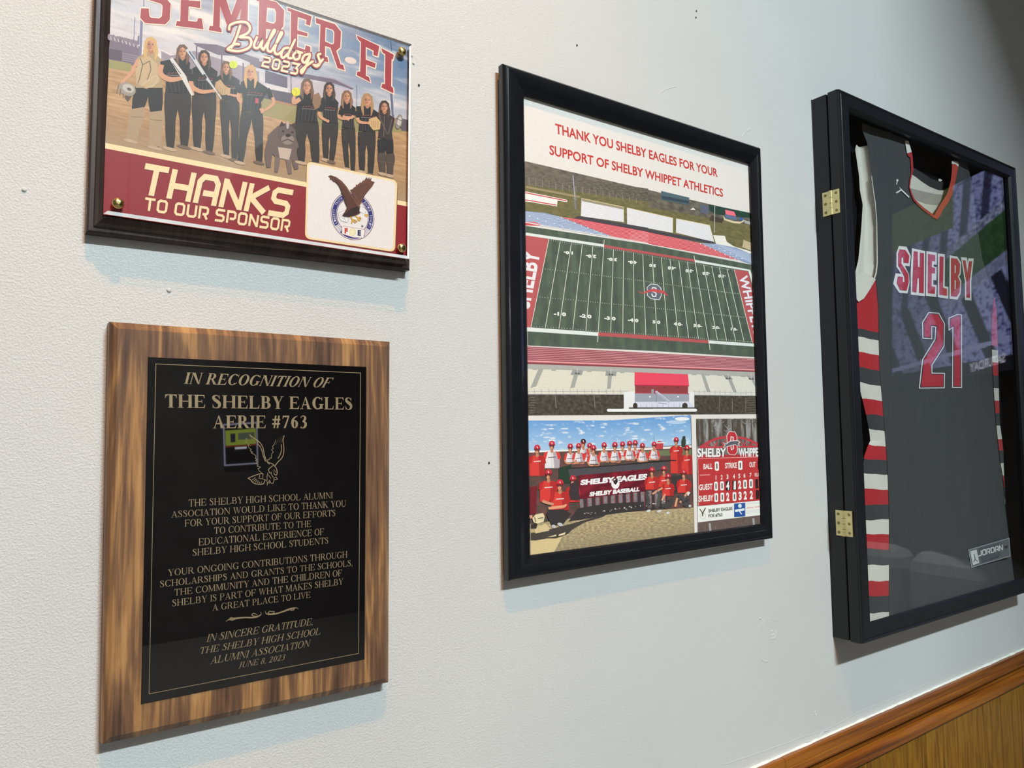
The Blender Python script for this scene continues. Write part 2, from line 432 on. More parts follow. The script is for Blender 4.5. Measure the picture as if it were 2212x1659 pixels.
def make_ink(name, rough=0.45, grain=0.0):
    m, nt, p = mat(name, rough=rough, spec=0.3)
    a = N(nt, 'ShaderNodeAttribute'); a.attribute_name = 'ink'
    if grain:
        n = N(nt, 'ShaderNodeTexNoise'); n.inputs['Scale'].default_value = 900; n.inputs['Detail'].default_value = 2
        nt.links.new(objcoord(nt), n.inputs['Vector'])
        mr = N(nt, 'ShaderNodeMapRange'); mr.inputs['To Min'].default_value = 1-grain; mr.inputs['To Max'].default_value = 1+grain
        nt.links.new(n.outputs['Fac'], mr.inputs['Value'])
        mx = N(nt, 'ShaderNodeMix'); mx.data_type = 'RGBA'; mx.blend_type = 'MULTIPLY'; mx.inputs['Factor'].default_value = 1
        nt.links.new(a.outputs['Color'], mx.inputs['A']); nt.links.new(mr.outputs['Result'], mx.inputs['B']); nt.links.new(mx.outputs['Result'], p.inputs['Base Color'])
    else: nt.links.new(a.outputs['Color'], p.inputs['Base Color'])
    return m
M_PRINT = make_ink('printed_ink', 0.45, 0.10)
M_PAPER = make_ink('poster_paper_ink', 0.55, 0.10)

def make_wall():
    m, nt, p = mat('painted_wall', (0.60, 0.60, 0.58), 0.55, spec=0.35)
    v = objcoord(nt)
    n1 = N(nt, 'ShaderNodeTexNoise'); n1.inputs['Scale'].default_value = 600; n1.inputs['Detail'].default_value = 3; n1.inputs['Roughness'].default_value = 0.55
    n2 = N(nt, 'ShaderNodeTexNoise'); n2.inputs['Scale'].default_value = 190; n2.inputs['Detail'].default_value = 2
    n3 = N(nt, 'ShaderNodeTexNoise'); n3.inputs['Scale'].default_value = 3; n3.inputs['Detail'].default_value = 3
    for n in (n1, n2, n3): nt.links.new(v, n.inputs['Vector'])
    r1 = ramp(nt, [(0.42, (0, 0, 0)), (0.68, (1, 1, 1))]); nt.links.new(n1.outputs['Fac'], r1.inputs[0])
    ad = N(nt, 'ShaderNodeMath', operation='MULTIPLY_ADD'); nt.links.new(n2.outputs['Fac'], ad.inputs[0]); ad.inputs[1].default_value = 0.6; nt.links.new(r1.outputs['Color'], ad.inputs[2])
    sx = N(nt, 'ShaderNodeSeparateXYZ'); nt.links.new(N(nt, 'ShaderNodeNewGeometry').outputs['Position'], sx.inputs[0])
    mr = N(nt, 'ShaderNodeMapRange'); mr.inputs['From Min'].default_value = 0.25; mr.inputs['From Max'].default_value = 0.85; mr.inputs['To Min'].default_value = 0.34; mr.inputs['To Max'].default_value = 0.13
    nt.links.new(sx.outputs['X'], mr.inputs['Value'])
    bp = add_bump(nt, p, ad.outputs[0], 0.36, 0.0008); nt.links.new(mr.outputs['Result'], bp.inputs['Strength'])
    r = ramp(nt, [(0.3, (0.575, 0.58, 0.57)), (0.7, (0.625, 0.625, 0.61))]); nt.links.new(n3.outputs['Fac'], r.inputs[0]); nt.links.new(r.outputs[0], p.inputs['Base Color'])
    return m
M_WALL = make_wall()

def make_wood(name, stops, rough, xs, zs, warp=0.3, coat=0.0, fine=0.35, spec=0.4, axis='z', bump=0.15):
    m, nt, p = mat(name, rough=rough, coat=coat, spec=spec)
    sc = (xs, xs*.12, zs) if axis == 'z' else (zs, xs, xs)
    v = objcoord(nt, sc)
    n1 = N(nt, 'ShaderNodeTexNoise'); n1.inputs['Scale'].default_value = 1; n1.inputs['Detail'].default_value = 4; n1.inputs['Distortion'].default_value = warp
    sc2 = (xs*9, xs*.5, zs*4) if axis == 'z' else (zs*4, xs*9, xs*9)
    n2 = N(nt, 'ShaderNodeTexNoise'); n2.inputs['Scale'].default_value = 1; n2.inputs['Detail'].default_value = 3
    nt.links.new(v, n1.inputs['Vector']); nt.links.new(objcoord(nt, sc2), n2.inputs['Vector'])
    mx = N(nt, 'ShaderNodeMath', operation='MULTIPLY_ADD'); nt.links.new(n2.outputs['Fac'], mx.inputs[0]); mx.inputs[1].default_value = fine
    nt.links.new(n1.outputs['Fac'], mx.inputs[2])
    r = ramp(nt, [(a+fine*0.5 if True else a, c) for a, c in stops]); nt.links.new(mx.outputs[0], r.inputs[0]); nt.links.new(r.outputs[0], p.inputs['Base Color'])
    add_bump(nt, p, n2.outputs['Fac'], bump, 0.0004)
    return m
M_WALNUT = make_wood('walnut_veneer', [(0.30, lin((74, 54, 42))), (0.45, lin((104, 76, 56))), (0.53, lin((120, 89, 63))), (0.61, lin((152, 113, 72))), (0.72, lin((172, 131, 84)))], 0.42, 44, 4.2, 1.8, fine=0.5)
M_DARKWOOD = make_wood('dark_stained_wood', [(0.3, lin((38, 30, 29))), (0.5, lin((58, 47, 44))), (0.7, lin((74, 62, 57)))], 0.38, 90, 6, 0.2)
M_RAIL = make_wood('stained_rail_wood', [(0.3, lin((92, 46, 8))), (0.5, lin((134, 74, 16))), (0.7, lin((158, 96, 30)))], 0.35, 120, 3, 0.3, coat=0.2, axis='x')
M_PANEL = make_wood('wall_panel_wood', [(0.30, lin((108, 66, 8))), (0.5, lin((140, 93, 14))), (0.7, lin((158, 111, 26)))], 0.4, 120, 9, 0.8, coat=0.1, fine=0.6)

def simple(name, base, rough, metal=0, spec=0.5, coat=0.0, nscale=0, namp=0.1, bump=0.0, bdist=0.0005):
    m, nt, p = mat(name, base, rough, metal, spec, coat)
    n = N(nt, 'ShaderNodeTexNoise'); n.inputs['Scale'].default_value = nscale or 60; n.inputs['Detail'].default_value = 3
    nt.links.new(objcoord(nt), n.inputs['Vector'])
    r = ramp(nt, [(0.3, tuple(b*(1-namp) for b in base)), (0.7, tuple(min(1, b*(1+namp)) for b in base))])
    nt.links.new(n.outputs['Fac'], r.inputs[0]); nt.links.new(r.outputs[0], p.inputs['Base Color'])
    if bump: add_bump(nt, p, n.outputs['Fac'], bump, bdist)
    return m
M_BLACK = simple('black_satin_lacquer', (0.010, 0.011, 0.014), 0.13, spec=0.5)
M_CASE = simple('black_case_lacquer', (0.011, 0.012, 0.015), 0.33, spec=0.4)
M_CASEIN = simple('black_felt_backing', (0.006, 0.006, 0.009), 0.9, spec=0.1)
M_BRASS = simple('polished_brass', (0.72, 0.55, 0.22), 0.22, 1.0)
M_HINGE = simple('satin_brass', (0.80, 0.70, 0.36), 0.38, 0.75)
M_SCREW = simple('dark_brass_screw', (0.30, 0.25, 0.10), 0.4, 0.8)
M_PLATE = simple('black_lacquered_brass', (0.005, 0.0045, 0.005), 0.015, spec=0.75)
M_GOLD = simple('engraved_gold', (0.36, 0.28, 0.17), 0.36, 0.45, spec=0.5)
M_EDGE = simple('acrylic_edge_glare', (0.90, 0.90, 0.90), 0.25, spec=0.8)  # white base colour stands in for glare on the bevelled edge
M_CAULK = simple('white_caulk', (0.85, 0.84, 0.78), 0.6)
M_CAULKG = simple('old_wall_seam', (0.42, 0.44, 0.45), 0.6)
M_HOLE = simple('nail_hole_dark', (0.03, 0.03, 0.03), 0.9)
M_CEIL = simple('ceiling_paint', (0.45, 0.45, 0.44), 0.8)
M_FLOOR = simple('carpet', (0.20, 0.17, 0.15), 0.95, nscale=200, namp=0.3)
M_ROOM = simple('room_panelling', (0.10, 0.085, 0.075), 0.6, nscale=4, namp=0.25)
M_FIXT = simple('white_enamel', (0.75, 0.75, 0.74), 0.4)
M_TVBODY = simple('black_plastic', (0.01, 0.01, 0.01), 0.35)

def make_glass(name, tint=(1, 1, 1), refl=1.0):
    m = bpy.data.materials.new(name); m.use_nodes = True; nt = m.node_tree; nt.nodes.clear()
    o = N(nt, 'ShaderNodeOutputMaterial'); mx = N(nt, 'ShaderNodeMixShader'); tr = N(nt, 'ShaderNodeBsdfTransparent'); gl = N(nt, 'ShaderNodeBsdfGlossy')
    tr.inputs[0].default_value = (*tint, 1); gl.inputs['Roughness'].default_value = 0.02
    lw = N(nt, 'ShaderNodeLayerWeight'); lw.inputs['Blend'].default_value = 0.5
    pw = N(nt, 'ShaderNodeMath', operation='POWER'); pw.inputs[1].default_value = 5; nt.links.new(lw.outputs['Facing'], pw.inputs[0])
    ma = N(nt, 'ShaderNodeMath', operation='MULTIPLY_ADD'); ma.inputs[1].default_value = 0.96*refl; ma.inputs[2].default_value = 0.04*refl
    nt.links.new(pw.outputs[0], ma.inputs[0]); nt.links.new(ma.outputs[0], mx.inputs[0])
    nt.links.new(tr.outputs[0], mx.inputs[1]); nt.links.new(gl.outputs[0], mx.inputs[2]); nt.links.new(mx.outputs[0], o.inputs[0])
    return m
M_GLASS = make_glass('clear_glass', (0.985, 0.99, 0.985))
M_ACRYL = make_glass('clear_acrylic', (0.99, 0.99, 0.99), 0.32)
def make_emit(name, attr=False, col=(1, 1, 1), strength=1.0):
    m = bpy.data.materials.new(name); m.use_nodes = True; nt = m.node_tree; nt.nodes.clear()
    o = N(nt, 'ShaderNodeOutputMaterial'); e = N(nt, 'ShaderNodeEmission'); e.inputs[1].default_value = strength; e.inputs[0].default_value = (*col, 1)
    if attr:
        a = N(nt, 'ShaderNodeAttribute'); a.attribute_name = 'ink'; nt.links.new(a.outputs['Color'], e.inputs[0])
    nt.links.new(e.outputs[0], o.inputs[0]); return m
M_SCREEN = make_emit('lit_screen', True, strength=1.75)
M_SIGN = make_emit('lit_sign', True, strength=6.0)

def make_cloth(name):
    m, nt, p = mat(name, rough=0.85, spec=0.2)
    a = N(nt, 'ShaderNodeAttribute'); a.attribute_name = 'ink'; nt.links.new(a.outputs['Color'], p.inputs['Base Color'])
    n = N(nt, 'ShaderNodeTexNoise'); n.inputs['Scale'].default_value = 1400; n.inputs['Detail'].default_value = 1
    n2 = N(nt, 'ShaderNodeTexNoise'); n2.inputs['Scale'].default_value = 22; n2.inputs['Detail'].default_value = 2
    nt.links.new(objcoord(nt), n.inputs['Vector']); nt.links.new(objcoord(nt, (1, 1, 0.5)), n2.inputs['Vector'])
    ad = N(nt, 'ShaderNodeMath', operation='MULTIPLY_ADD'); nt.links.new(n2.outputs['Fac'], ad.inputs[0]); ad.inputs[1].default_value = 6; nt.links.new(n.outputs['Fac'], ad.inputs[2])
    add_bump(nt, p, ad.outputs[0], 0.5, 0.0008)
    p.inputs['Sheen Weight'].default_value = 0.2
    return m
M_CLOTH = make_cloth('knit_fabric')

# ================================================================== the room
def struct(o): o['kind'] = 'structure'; return o
RAIL_SLOPE = 0.010
def rail_top(x): return ZC - 0.4366 + (x-0.82)*RAIL_SLOPE
zmid = ZC - 0.46
b = MB(); b.box((X_LEFT, 0, 0), (X_RIGHT, 0.1, CEIL)); wall = struct(b.build('wall_back', M_WALL))
b = MB(); b.box((X_LEFT, Y_FRONT, -0.05), (X_RIGHT, 0.1, 0)); struct(b.build('floor', M_FLOOR))
b = MB(); b.box((X_LEFT, Y_FRONT, CEIL), (X_RIGHT, 0.1, CEIL+0.05)); struct(b.build('ceiling', M_CEIL))
b = MB(); b.box((X_LEFT-0.1, Y_FRONT, 0), (X_LEFT, 0.1, CEIL)); struct(b.build('wall_left', M_ROOM))
b = MB(); b.box((X_RIGHT, Y_FRONT, 0), (X_RIGHT+0.1, 0.1, CEIL)); struct(b.build('wall_right', M_ROOM))
b = MB(); b.box((X_LEFT-0.1, Y_FRONT-0.1, 0), (X_RIGHT+0.1, Y_FRONT, CEIL)); struct(b.build('wall_front', M_ROOM))
b = MB(); b.box((1.12, Y_FRONT, ZC+1.52), (1.24, 0, CEIL)); struct(b.build('added_shade_beam', M_CEIL))  # unseen beam added to block light from the wall's upper right
# wood panelling under the chair rail, with shallow vertical grooves
b = MB(); xs = X_LEFT; k = 0
while xs < X_RIGHT-1e-6:
    x1 = min(X_RIGHT, xs+0.203); zt = rail_top(xs)-0.03
    prof = [(xs, 0.0), (xs, -0.0005), (xs+0.0012, -0.003), (x1-0.0012, -0.003), (x1, -0.0005)]
    b.grid([[Vector((x, y, z)) for x, y in prof] for z in (0.0, zt)], smooth=False); xs = x1
struct(b.build('wall_wainscot', M_PANEL))
prof = [(0, 0), (.009, 0), (.011, -.002), (.0115, -.012), (.0105, -.0132), (.0115, -.0144), (.0122, -.021), (.0105, -.0245), (.003, -.0262), (.002, -.0298),
        (.0075, -.0305), (.0080, -.0325), (.0050, -.0345), (.0095, -.0365), (.0142, -.042), (.0150, -.052), (.0095, -.0570), (.0035, -.058), (0, -.058)]
b = MB()
for xa, xb in ((X_LEFT, 0.875), (0.8755, X_RIGHT)):
    n = 12
    b.grid([[Vector((xa+(xb-xa)*i/n, -d, rail_top(xa+(xb-xa)*i/n)+z)) for d, z in prof] for i in range(n+1)], smooth=False)
rail = struct(b.build('trim_1', M_RAIL))
# ragged caulk bead where rail meets wall, and the old seam above it
b = MB(); rows = []; x = X_LEFT
while x < X_RIGHT:
    j = noise.noise(Vector((x*60, 3, 1))); k2 = noise.noise(Vector((x*23, 9, 4)))
    zt = rail_top(x); h = 0.0006+0.0007*j+0.0005*k2
    rows.append([Vector((x, -0.0038-0.0014*k2-0.001*j, zt-0.0002)), Vector((x, -0.0034, zt+0.0003+0.3*h)), Vector((x, -0.0022, zt+0.0005+0.5*h)), Vector((x, 0.0005, zt+0.0006+h))])
    x += 0.004
b.grid(rows); o = b.build('caulk_bead', M_CAULK, rail); o['label'] = 'ragged white caulk line'
def ridge(px, d=0.0009, w=0.0016, name='paint_ridge'):
    P = [at(x, y) for x, y in px]; rows = []
    S2 = smooth_path([(p.x, p.z) for p in P], 8)
    for i, (x, z) in enumerate(S2):
        a = S2[max(0, i-1)]; c = S2[min(len(S2)-1, i+1)]; dx, dz = c[0]-a[0], c[1]-a[1]; l = math.hypot(dx, dz) or 1
        nx, nz = -dz/l*w/2, dx/l*w/2; f = min(1, min(i, len(S2)-1-i)/2+0.1)
        rows.append([Vector((x+nx, 0.0004, z+nz)), Vector((x, -d*f, z)), Vector((x-nx, 0.0004, z-nz))])
    bb = MB(); bb.grid(rows); return bb.build(name, M_WALL, wall)
c2 = Z(1560, 1320, 4.894); c3 = Z(1760, 1320, 4.894)
ridge(c2([(0, 1630), (330, 1520), (560, 1440), (860, 1330), (1150, 1230), (1460, 1060), (1700, 970), (1980, 850), (2212, 745)]), 0.0006, 0.003)
ridge(c2([(380, 1630), (640, 1500), (900, 1400), (1160, 1270), (1480, 1140), (1800, 990), (2100, 860), (2212, 815)]), 0.0008, 0.0022)
ridge(c2([(870, 1385), (930, 1375), (1000, 1350), (1060, 1280), (1110, 1265), (1140, 1250)]), 0.0012, 0.0016)
ridge(c2([(400, 500), (440, 530), (500, 535)]), 0.0008, 0.0018)
ridge(c2([(405, 260), (400, 360), (410, 450)]), 0.0006, 0.0016)
ridge(c2([(410, 150), (450, 100), (520, 85), (580, 110)]), 0.0006, 0.0016)
ridge(c2([(515, 220), (545, 200), (550, 240), (520, 260)]), 0.001, 0.0016)
ridge(c2([(510, 300), (560, 270), (575, 200)]), 0.0009, 0.0016)
ridge(c2([(970, 1075), (990, 1060), (1000, 1080), (985, 1105), (975, 1090)]), 0.001, 0.0016)
ct = Z(880, 0, 2.458)
ridge(ct([(1345, 495), (1370, 475), (1430, 460)]), 0.0008, 0.002); ridge(ct([(1350, 500), (1352, 550), (1350, 580)]), 0.0005, 0.0016)
ridge(ct([(1775, 730), (1795, 700), (1830, 685)]), 0.0009, 0.0022); ridge(ct([(1800, 735), (1850, 705)]), 0.0007, 0.0016)
ridge(Z(1040, 1100, 3.0722)([(1672, 448), (1690, 468)]), 0.0008, 0.002)
def nail(px, py, r=0.0011):
    p = at(px, py); bb = MB(); n = 10
    bb.face([p+Vector((r*math.cos(2*math.pi*i/n), -0.0005, r*1.2*math.sin(2*math.pi*i/n))) for i in range(n)])
    o = bb.build('nail_hole', M_HOLE, wall); o['label'] = 'tiny dark nail hole'
for q in ((1504, 24), (1503, 38), (904.5, 184.5), (1056, 1000), (1246, 98)): nail(*q)
def bump(px, py, r):
    p = at(px, py); bb = MB(); n = 10
    rr = [[p+Vector((r*s_*math.cos(2*math.pi*i/n), -h, r*s_*math.sin(2*math.pi*i/n))) for i in range(n)] for s_, h in ((1, -0.0003), (0.7, 0.0009), (0.3, 0.0013))]
    bb.rings(rr, closed_end=True, smooth=True); bb.build('paint_lump', M_WALL, wall)
for q in ((365, 627, 0.0022), (52, 410, 0.002), (888, 120, 0.002), (893, 137, 0.0015), (1642, 1336, 0.0014)): bump(*q)

# ================================================================== recognition plaque
def quad(TL, TR, BR, BL, d): return [at(*p, d) for p in (TL, TR, BR, BL)]
D_PL = 0.0160
qo = quad((236.3, 695), (841.4, 738.2), (838.6, 1473.7), (218.8, 1608), 0.0118)
t_rec = thing('recognition_plaque', ((qo[2].x+qo[3].x)/2, 0, (qo[2].z+qo[3].z)/2),
              'walnut-grain wooden plaque with a black engraved plate and gold serif lettering, below the sponsor plaque', 'plaque', None)
b = MB(); b.rings([deep(qo, 0.0), qo, deep(inset(qo, 0.0052), D_PL)], closed_start=True, closed_end=True)
b.build('wooden_board', M_WALNUT, t_rec)
qp = quad((319.7, 771.5), (790.6, 792.6), (787.1, 1423.4), (304.4, 1520.3), D_PL)
b = MB(); b.rings([deep(qp, D_PL-0.0003), deep(qp, D_PL+0.0006), deep(inset(qp, 0.0003), D_PL+0.0008)], closed_end=True)
plate = b.build('engraved_plate', M_PLATE, t_rec); plate['label'] = 'glossy black metal plate'
D_EN = D_PL+0.00085
a = Art(D_EN)
G_ = (205, 180, 140)
g0 = [(336.1, 785.4), (779.5, 805.1), (775.2, 1412), (321.2, 1499.7)]; g1 = offset_poly(g0, -1.3)
for i in range(4): a.polys([[g0[i], g0[(i+1) % 4], g1[(i+1) % 4], g1[i]]], G_)
a.build('border_line', M_GOLD, plate)
A_ = Z(300, 780, 4.424); B_ = Z(300, 1040, 4.424); C8 = Z(520, 1280, 6.309)
lines = [('IN RECOGNITION OF', 0.8, A_([(430, 216), (1812, 254), (457, 108), (1866, 160)])), ('THE SHELBY EAGLES', 1, A_([(248, 444), (2042, 464), (248, 317), (2042, 350)])),
 ('AERIE #763', 1, A_([(706, 642), (1614, 641), (706, 519), (1614, 522)])),
 ('THE SHELBY HIGH SCHOOL ALUMNI', 0, B_([(475, 240), (1853, 160), (475, 172), (1853, 102)])), ('ASSOCIATION WOULD LIKE TO THANK YOU', 0, B_([(310, 346), (1980, 240), (310, 285), (1980, 178)])),
 ('FOR YOUR SUPPORT OF OUR EFFORTS', 0, B_([(437, 433), (1880, 330), (437, 367), (1880, 270)])), ('TO CONTRIBUTE TO THE', 0, B_([(718, 503), (1647, 433), (718, 438), (1647, 373)])),
 ('EDUCATIONAL EXPERIENCE OF', 0, B_([(570, 613), (1770, 510), (570, 547), (1770, 448)])), ('SHELBY HIGH SCHOOL STUDENTS', 0, B_([(512, 712), (1812, 592), (512, 647), (1812, 532)])),
 ('YOUR ONGOING CONTRIBUTIONS THROUGH', 0, B_([(277, 905), (1993, 727), (277, 842), (1993, 665)])), ('SCHOLARSHIPS AND GRANTS TO THE SCHOOLS,', 0, B_([(200, 1012), (2045, 806), (200, 950), (2045, 748)])),
 ('THE COMMUNITY AND THE CHILDREN OF', 0, B_([(338, 1093), (1942, 903), (338, 1030), (1942, 842)])), ('SHELBY IS PART OF WHAT MAKES SHELBY', 0, B_([(317, 1195), (1953, 985), (317, 1131), (1953, 925)])),
 ('A GREAT PLACE TO LIVE', 0, B_([(703, 1237), (1640, 1110), (703, 1175), (1640, 1052)])), ('IN SINCERE GRATITUDE,', 0, B_([(645, 1535), (1665, 1368), (664, 1462), (1680, 1302)])),
 ('THE SHELBY HIGH SCHOOL', 0, B_([(575, 1652), (1733, 1462), (592, 1586), (1748, 1395)])), ('ALUMNI ASSOCIATION', 0, [(453.9, 1434.5), (668.2, 1396.5), (458.3, 1418.5), (672.2, 1381.4)]),
 ('JUNE 8, 2023', 0, [(514.6, 1443.5), (615.1, 1425.2), (518.6, 1430.3), (618.8, 1412.6)])]
a = Art(D_EN)
for t, bo, q in lines: a.text(serif_polys(t, bo), q, G_, 1)
a.build('engraved_lettering', M_GOLD, plate)['label'] = 'gold serif lettering'
E9 = Z(440, 900, 9.217); a = Art(D_EN)
for pl in [[(910, 360), (1055, 470), (1080, 525)], [(1045, 450), (1130, 530), (1180, 620), (1200, 720), (1225, 820), (1260, 895), (1305, 945)], [(1070, 545), (1120, 590), (1160, 680), (1190, 790), (1230, 890)],
 [(1600, 380), (1580, 470), (1595, 600), (1590, 740), (1550, 830), (1480, 900), (1420, 980)], [(1545, 555), (1545, 680), (1520, 760), (1480, 830)],
 [(1240, 870), (1290, 910), (1340, 930), (1390, 960), (1310, 1030), (1290, 1060), (1310, 1110)], [(1390, 960), (1440, 1020), (1460, 1080), (1460, 1140), (1440, 1165), (1400, 1140)],
 [(1180, 1140), (1110, 1140), (895, 1220), (920, 1245), (950, 1280), (990, 1320), (1050, 1340), (1110, 1350), (1190, 1335), (1215, 1270)]]:
    a.line(E9(pl), 1.7, G_, 1, smooth=True)
for pl in [[(915, 360), (1005, 515), (870, 365), (940, 490), (850, 400), (920, 520), (845, 430), (845, 510), (935, 580), (880, 560), (905, 625), (945, 655), (925, 680), (970, 705), (945, 720), (1020, 760), (1045, 800), (1025, 830), (1065, 850), (1030, 870), (1070, 900), (1045, 930), (1085, 960), (1060, 985), (1135, 1005), (1080, 1040), (1110, 1085), (1165, 1130), (1180, 1140)],
 [(1600, 380), (1545, 520), (1570, 380), (1510, 520), (1525, 390), (1475, 530), (1490, 430), (1435, 560), (1440, 450), (1400, 560), (1370, 590), (1385, 640), (1350, 660), (1385, 710), (1355, 740), (1345, 830), (1320, 820), (1305, 860), (1280, 850), (1270, 885)],
 [(1030, 1215), (960, 1265)], [(1050, 1240), (990, 1290)], [(1065, 1260), (1030, 1310)], [(1090, 1275), (1070, 1320)], [(1110, 1300), (1105, 1340)], [(1150, 1290), (1140, 1335)], [(1120, 1150), (1100, 1230), (1170, 1240), (1180, 1140)],
 [(1170, 1240), (1240, 1265), (1265, 1300), (1260, 1385), (1275, 1330), (1310, 1270), (1345, 1330), (1380, 1330), (1400, 1260), (1470, 1245), (1440, 1200), (1395, 1220), (1400, 1260)],
 [(1280, 1110), (1260, 1180), (1265, 1270)], [(1310, 1130), (1360, 1100), (1340, 1140), (1385, 1210)], [(1400, 1140), (1395, 1050), (1450, 1110), (1420, 1100)], [(1290, 1280), (1330, 1300), (1300, 1330)], [(1275, 1150), (1310, 1190), (1340, 1230)]]:
    a.line(E9(pl), 1.15, G_, 1, cap=False)
a.build('engraved_eagle', M_GOLD, plate)['label'] = 'gold line drawing of a diving eagle'
a = Art(D_EN)
a.brush(C8([(785, 225), (760, 208), (710, 215), (640, 235), (560, 265), (470, 290), (390, 297), (345, 285), (335, 250)]), [0.8, 1.4, 3.4, 3.8, 3, 3.2, 3.2, 1.6, 0.8], G_)
a.brush(C8([(690, 235), (665, 222), (690, 212), (725, 220), (715, 240), (680, 243)]), [1, 1.6, 1.6, 2, 1.8, 1], G_); a.brush(C8([(430, 262), (395, 255), (375, 275), (400, 290), (445, 282), (455, 262), (425, 255)]), [1, 1.4, 1.8, 1.8, 1.8, 1.4, .8], G_)
a.brush([(562.5, 1322), (564, 1327), (556, 1332), (545, 1334), (528, 1334), (512, 1335.5), (500, 1337), (491, 1340), (488, 1343)], [0.8, 1.6, 3.2, 3.2, 3, 3.8, 3.4, 1.4, 0.8], G_)
a.brush([(556, 1328), (548, 1325), (544, 1328), (549, 1331), (557, 1330)], [1, 1.6, 1.8, 1.6, .8], G_); a.brush([(506, 1336), (500, 1334), (496, 1337), (501, 1340), (508, 1338)], [1, 1.6, 1.8, 1.6, .8], G_)
a.build('engraved_scroll', M_GOLD, plate)

# ================================================================== sponsor plaque
qo = quad((207.8, -128), (888.8, 95.4), (884.5, 584.3), (186, 501.6), 0.0085)
D_SP = 0.0185
t_sp = thing('sponsor_plaque', ((qo[2].x+qo[3].x)/2, 0, (qo[2].z+qo[3].z)/2), 'dark wooden sponsor plaque with a softball team print and red THANKS banner', 'plaque')
b = MB(); b.rings([deep(qo, 0), qo, deep(inset(qo, .0015), .0102), deep(inset(qo, .0042), .0104), deep(inset(qo, .0050), .0118), deep(inset(qo, .0068), .0146), deep(inset(qo, .0094), .0172), deep(inset(qo, .0106), D_SP-.0006)], closed_start=True, closed_end=True)
b.build('wooden_board', M_DARKWOOD, t_sp)
qprint = [(243.3, -109), (885.4, 100.5), (881, 561), (222.4, 464)]
a = Art(D_SP, 0.9); PRINT_ART = a
PRINT_PARENT = t_sp
qa = quad(*qprint, D_SP)
b = MB(); q1 = deep(qa, D_SP+0.0012); q2 = deep(qa, D_SP+0.0026); q3 = deep(inset(qa, 0.0024), D_SP+0.0034)
b.rings([q1, q2, q3], closed_start=True, closed_end=True); b.build('acrylic_cover', M_ACRYL, t_sp)
b = MB()
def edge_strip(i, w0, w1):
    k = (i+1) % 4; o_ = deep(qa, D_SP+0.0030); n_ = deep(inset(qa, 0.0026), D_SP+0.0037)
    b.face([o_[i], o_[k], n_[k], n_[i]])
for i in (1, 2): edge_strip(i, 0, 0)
b.build('edge_glare', M_EDGE, t_sp, fix=False)['label'] = 'acrylic edge with its glare painted white'  # strips painted white for the glare along the cover's bevel
def screw(px, py):
    p = at(px, py, D_SP+0.0036); b = MB(); n = 20; rs = []
    for h, r in ((-0.0030, .0022), (0, .0026), (0, .0041), (.0012, .0043), (.0024, .0036), (.0031, .0024), (.0034, .0010)):
        rs.append([p+Vector((r*math.cos(2*math.pi*i/n), -h, r*math.sin(2*math.pi*i/n))) for i in range(n)])
    b.rings(rs, closed_end=True, smooth=True); return b.build('brass_screw', M_BRASS, t_sp)
for q in ((254.5, 440), (868, 112), (867, 536), (279, -60)): screw(*q)

# ================================================================== framed poster
D_PF = 0.0135
qo = quad((1084.2, 138), (1640.2, 320), (1666.6, 1163), (1097.2, 1255), D_PF-0.0012)
qi = quad((1131.2, 206.8), (1619, 354.3), (1643.4, 1131.6), (1145.2, 1199.1), 0.0075)
t_po = thing('framed_poster', ((qo[2].x+qo[3].x)/2, 0, (qo[2].z+qo[3].z)/2), 'black picture frame holding a THANK YOU poster with a football stadium photo', 'framed poster')
def mixq(t, d): return [Vector((qo[i].x*(1-t)+qi[i].x*t, -d, qo[i].z*(1-t)+qi[i].z*t)) for i in range(4)]
b = MB(); b.rings([deep(inset(qo, .007), 0), deep(inset(qo, .007), .0055), deep(qo, .0058), qo, mixq(.008, D_PF-.0002)]+[mixq(.012+.23*(math.sin(math.radians(40))-math.sin(math.radians(q)))/.643, D_PF+.0112*(math.cos(math.radians(q))-math.cos(math.radians(40)))) for q in range(40, -1, -2)]+[mixq(.34, D_PF+.0026), mixq(.46, D_PF+.0021), mixq(.60, D_PF+.0010), mixq(.615, D_PF+.0005), mixq(.74, D_PF-.0010), mixq(.86, D_PF-.0026), mixq(.93, .0100), mixq(1, .0080), mixq(1, .0064)])
b.build('frame_moulding', M_BLACK, t_po)
b = MB(); qb = deep(inset(qo, .012), .0); b.rings([qb, deep(qb, .0046)], closed_start=True, closed_end=True); b.build('backing_board', M_CASEIN, t_po)
D_PP = 0.0050
POSTER_ART = Art(D_PP, 1.18)
b = MB(); g_ = inset(qi, -.004); b.rings([deep(g_, .0070), deep(g_, .0077)], closed_start=True, closed_end=True); b.build('glazing', M_ACRYL, t_po)

# ================================================================== jersey display case
D_C = 0.0449
pTL, pTR, pBL = at(1811, 191, D_C), at(2194, 362.8, D_C), at(1863, 1392, D_C)
qo = [pTL, pTR, pTR+(pBL-pTL), pBL]
t_ca = thing('jersey_display_case', ((qo[2].x+qo[3].x)/2, 0, (qo[2].z+qo[3].z)/2), 'deep black glass-fronted display case with brass hinges, at the right of the wall', 'display case')
DS = 0.0262
b = MB(); b.rings([deep(inset(qo, .010), .003), deep(inset(qo, .010), DS-.001), deep(inset(qo, .0015), DS-.001), deep(inset(qo, .0006), DS-.002), deep(inset(qo, .0006), .001), deep(qo, .0008), deep(qo, 0)])
b.build('case_box', M_CASE, t_ca, bevel=0.0006)
b = MB(); q_ = inset(qo, .010); b.rings([deep(q_, .0005), deep(q_, .0032)], closed_start=True, closed_end=True); b.build('backing_board', M_CASEIN, t_ca)
qi = quad((1831.4, 237.3), (2177, 381), (2190, 1262), (1877.5, 1347), D_C-0.004)
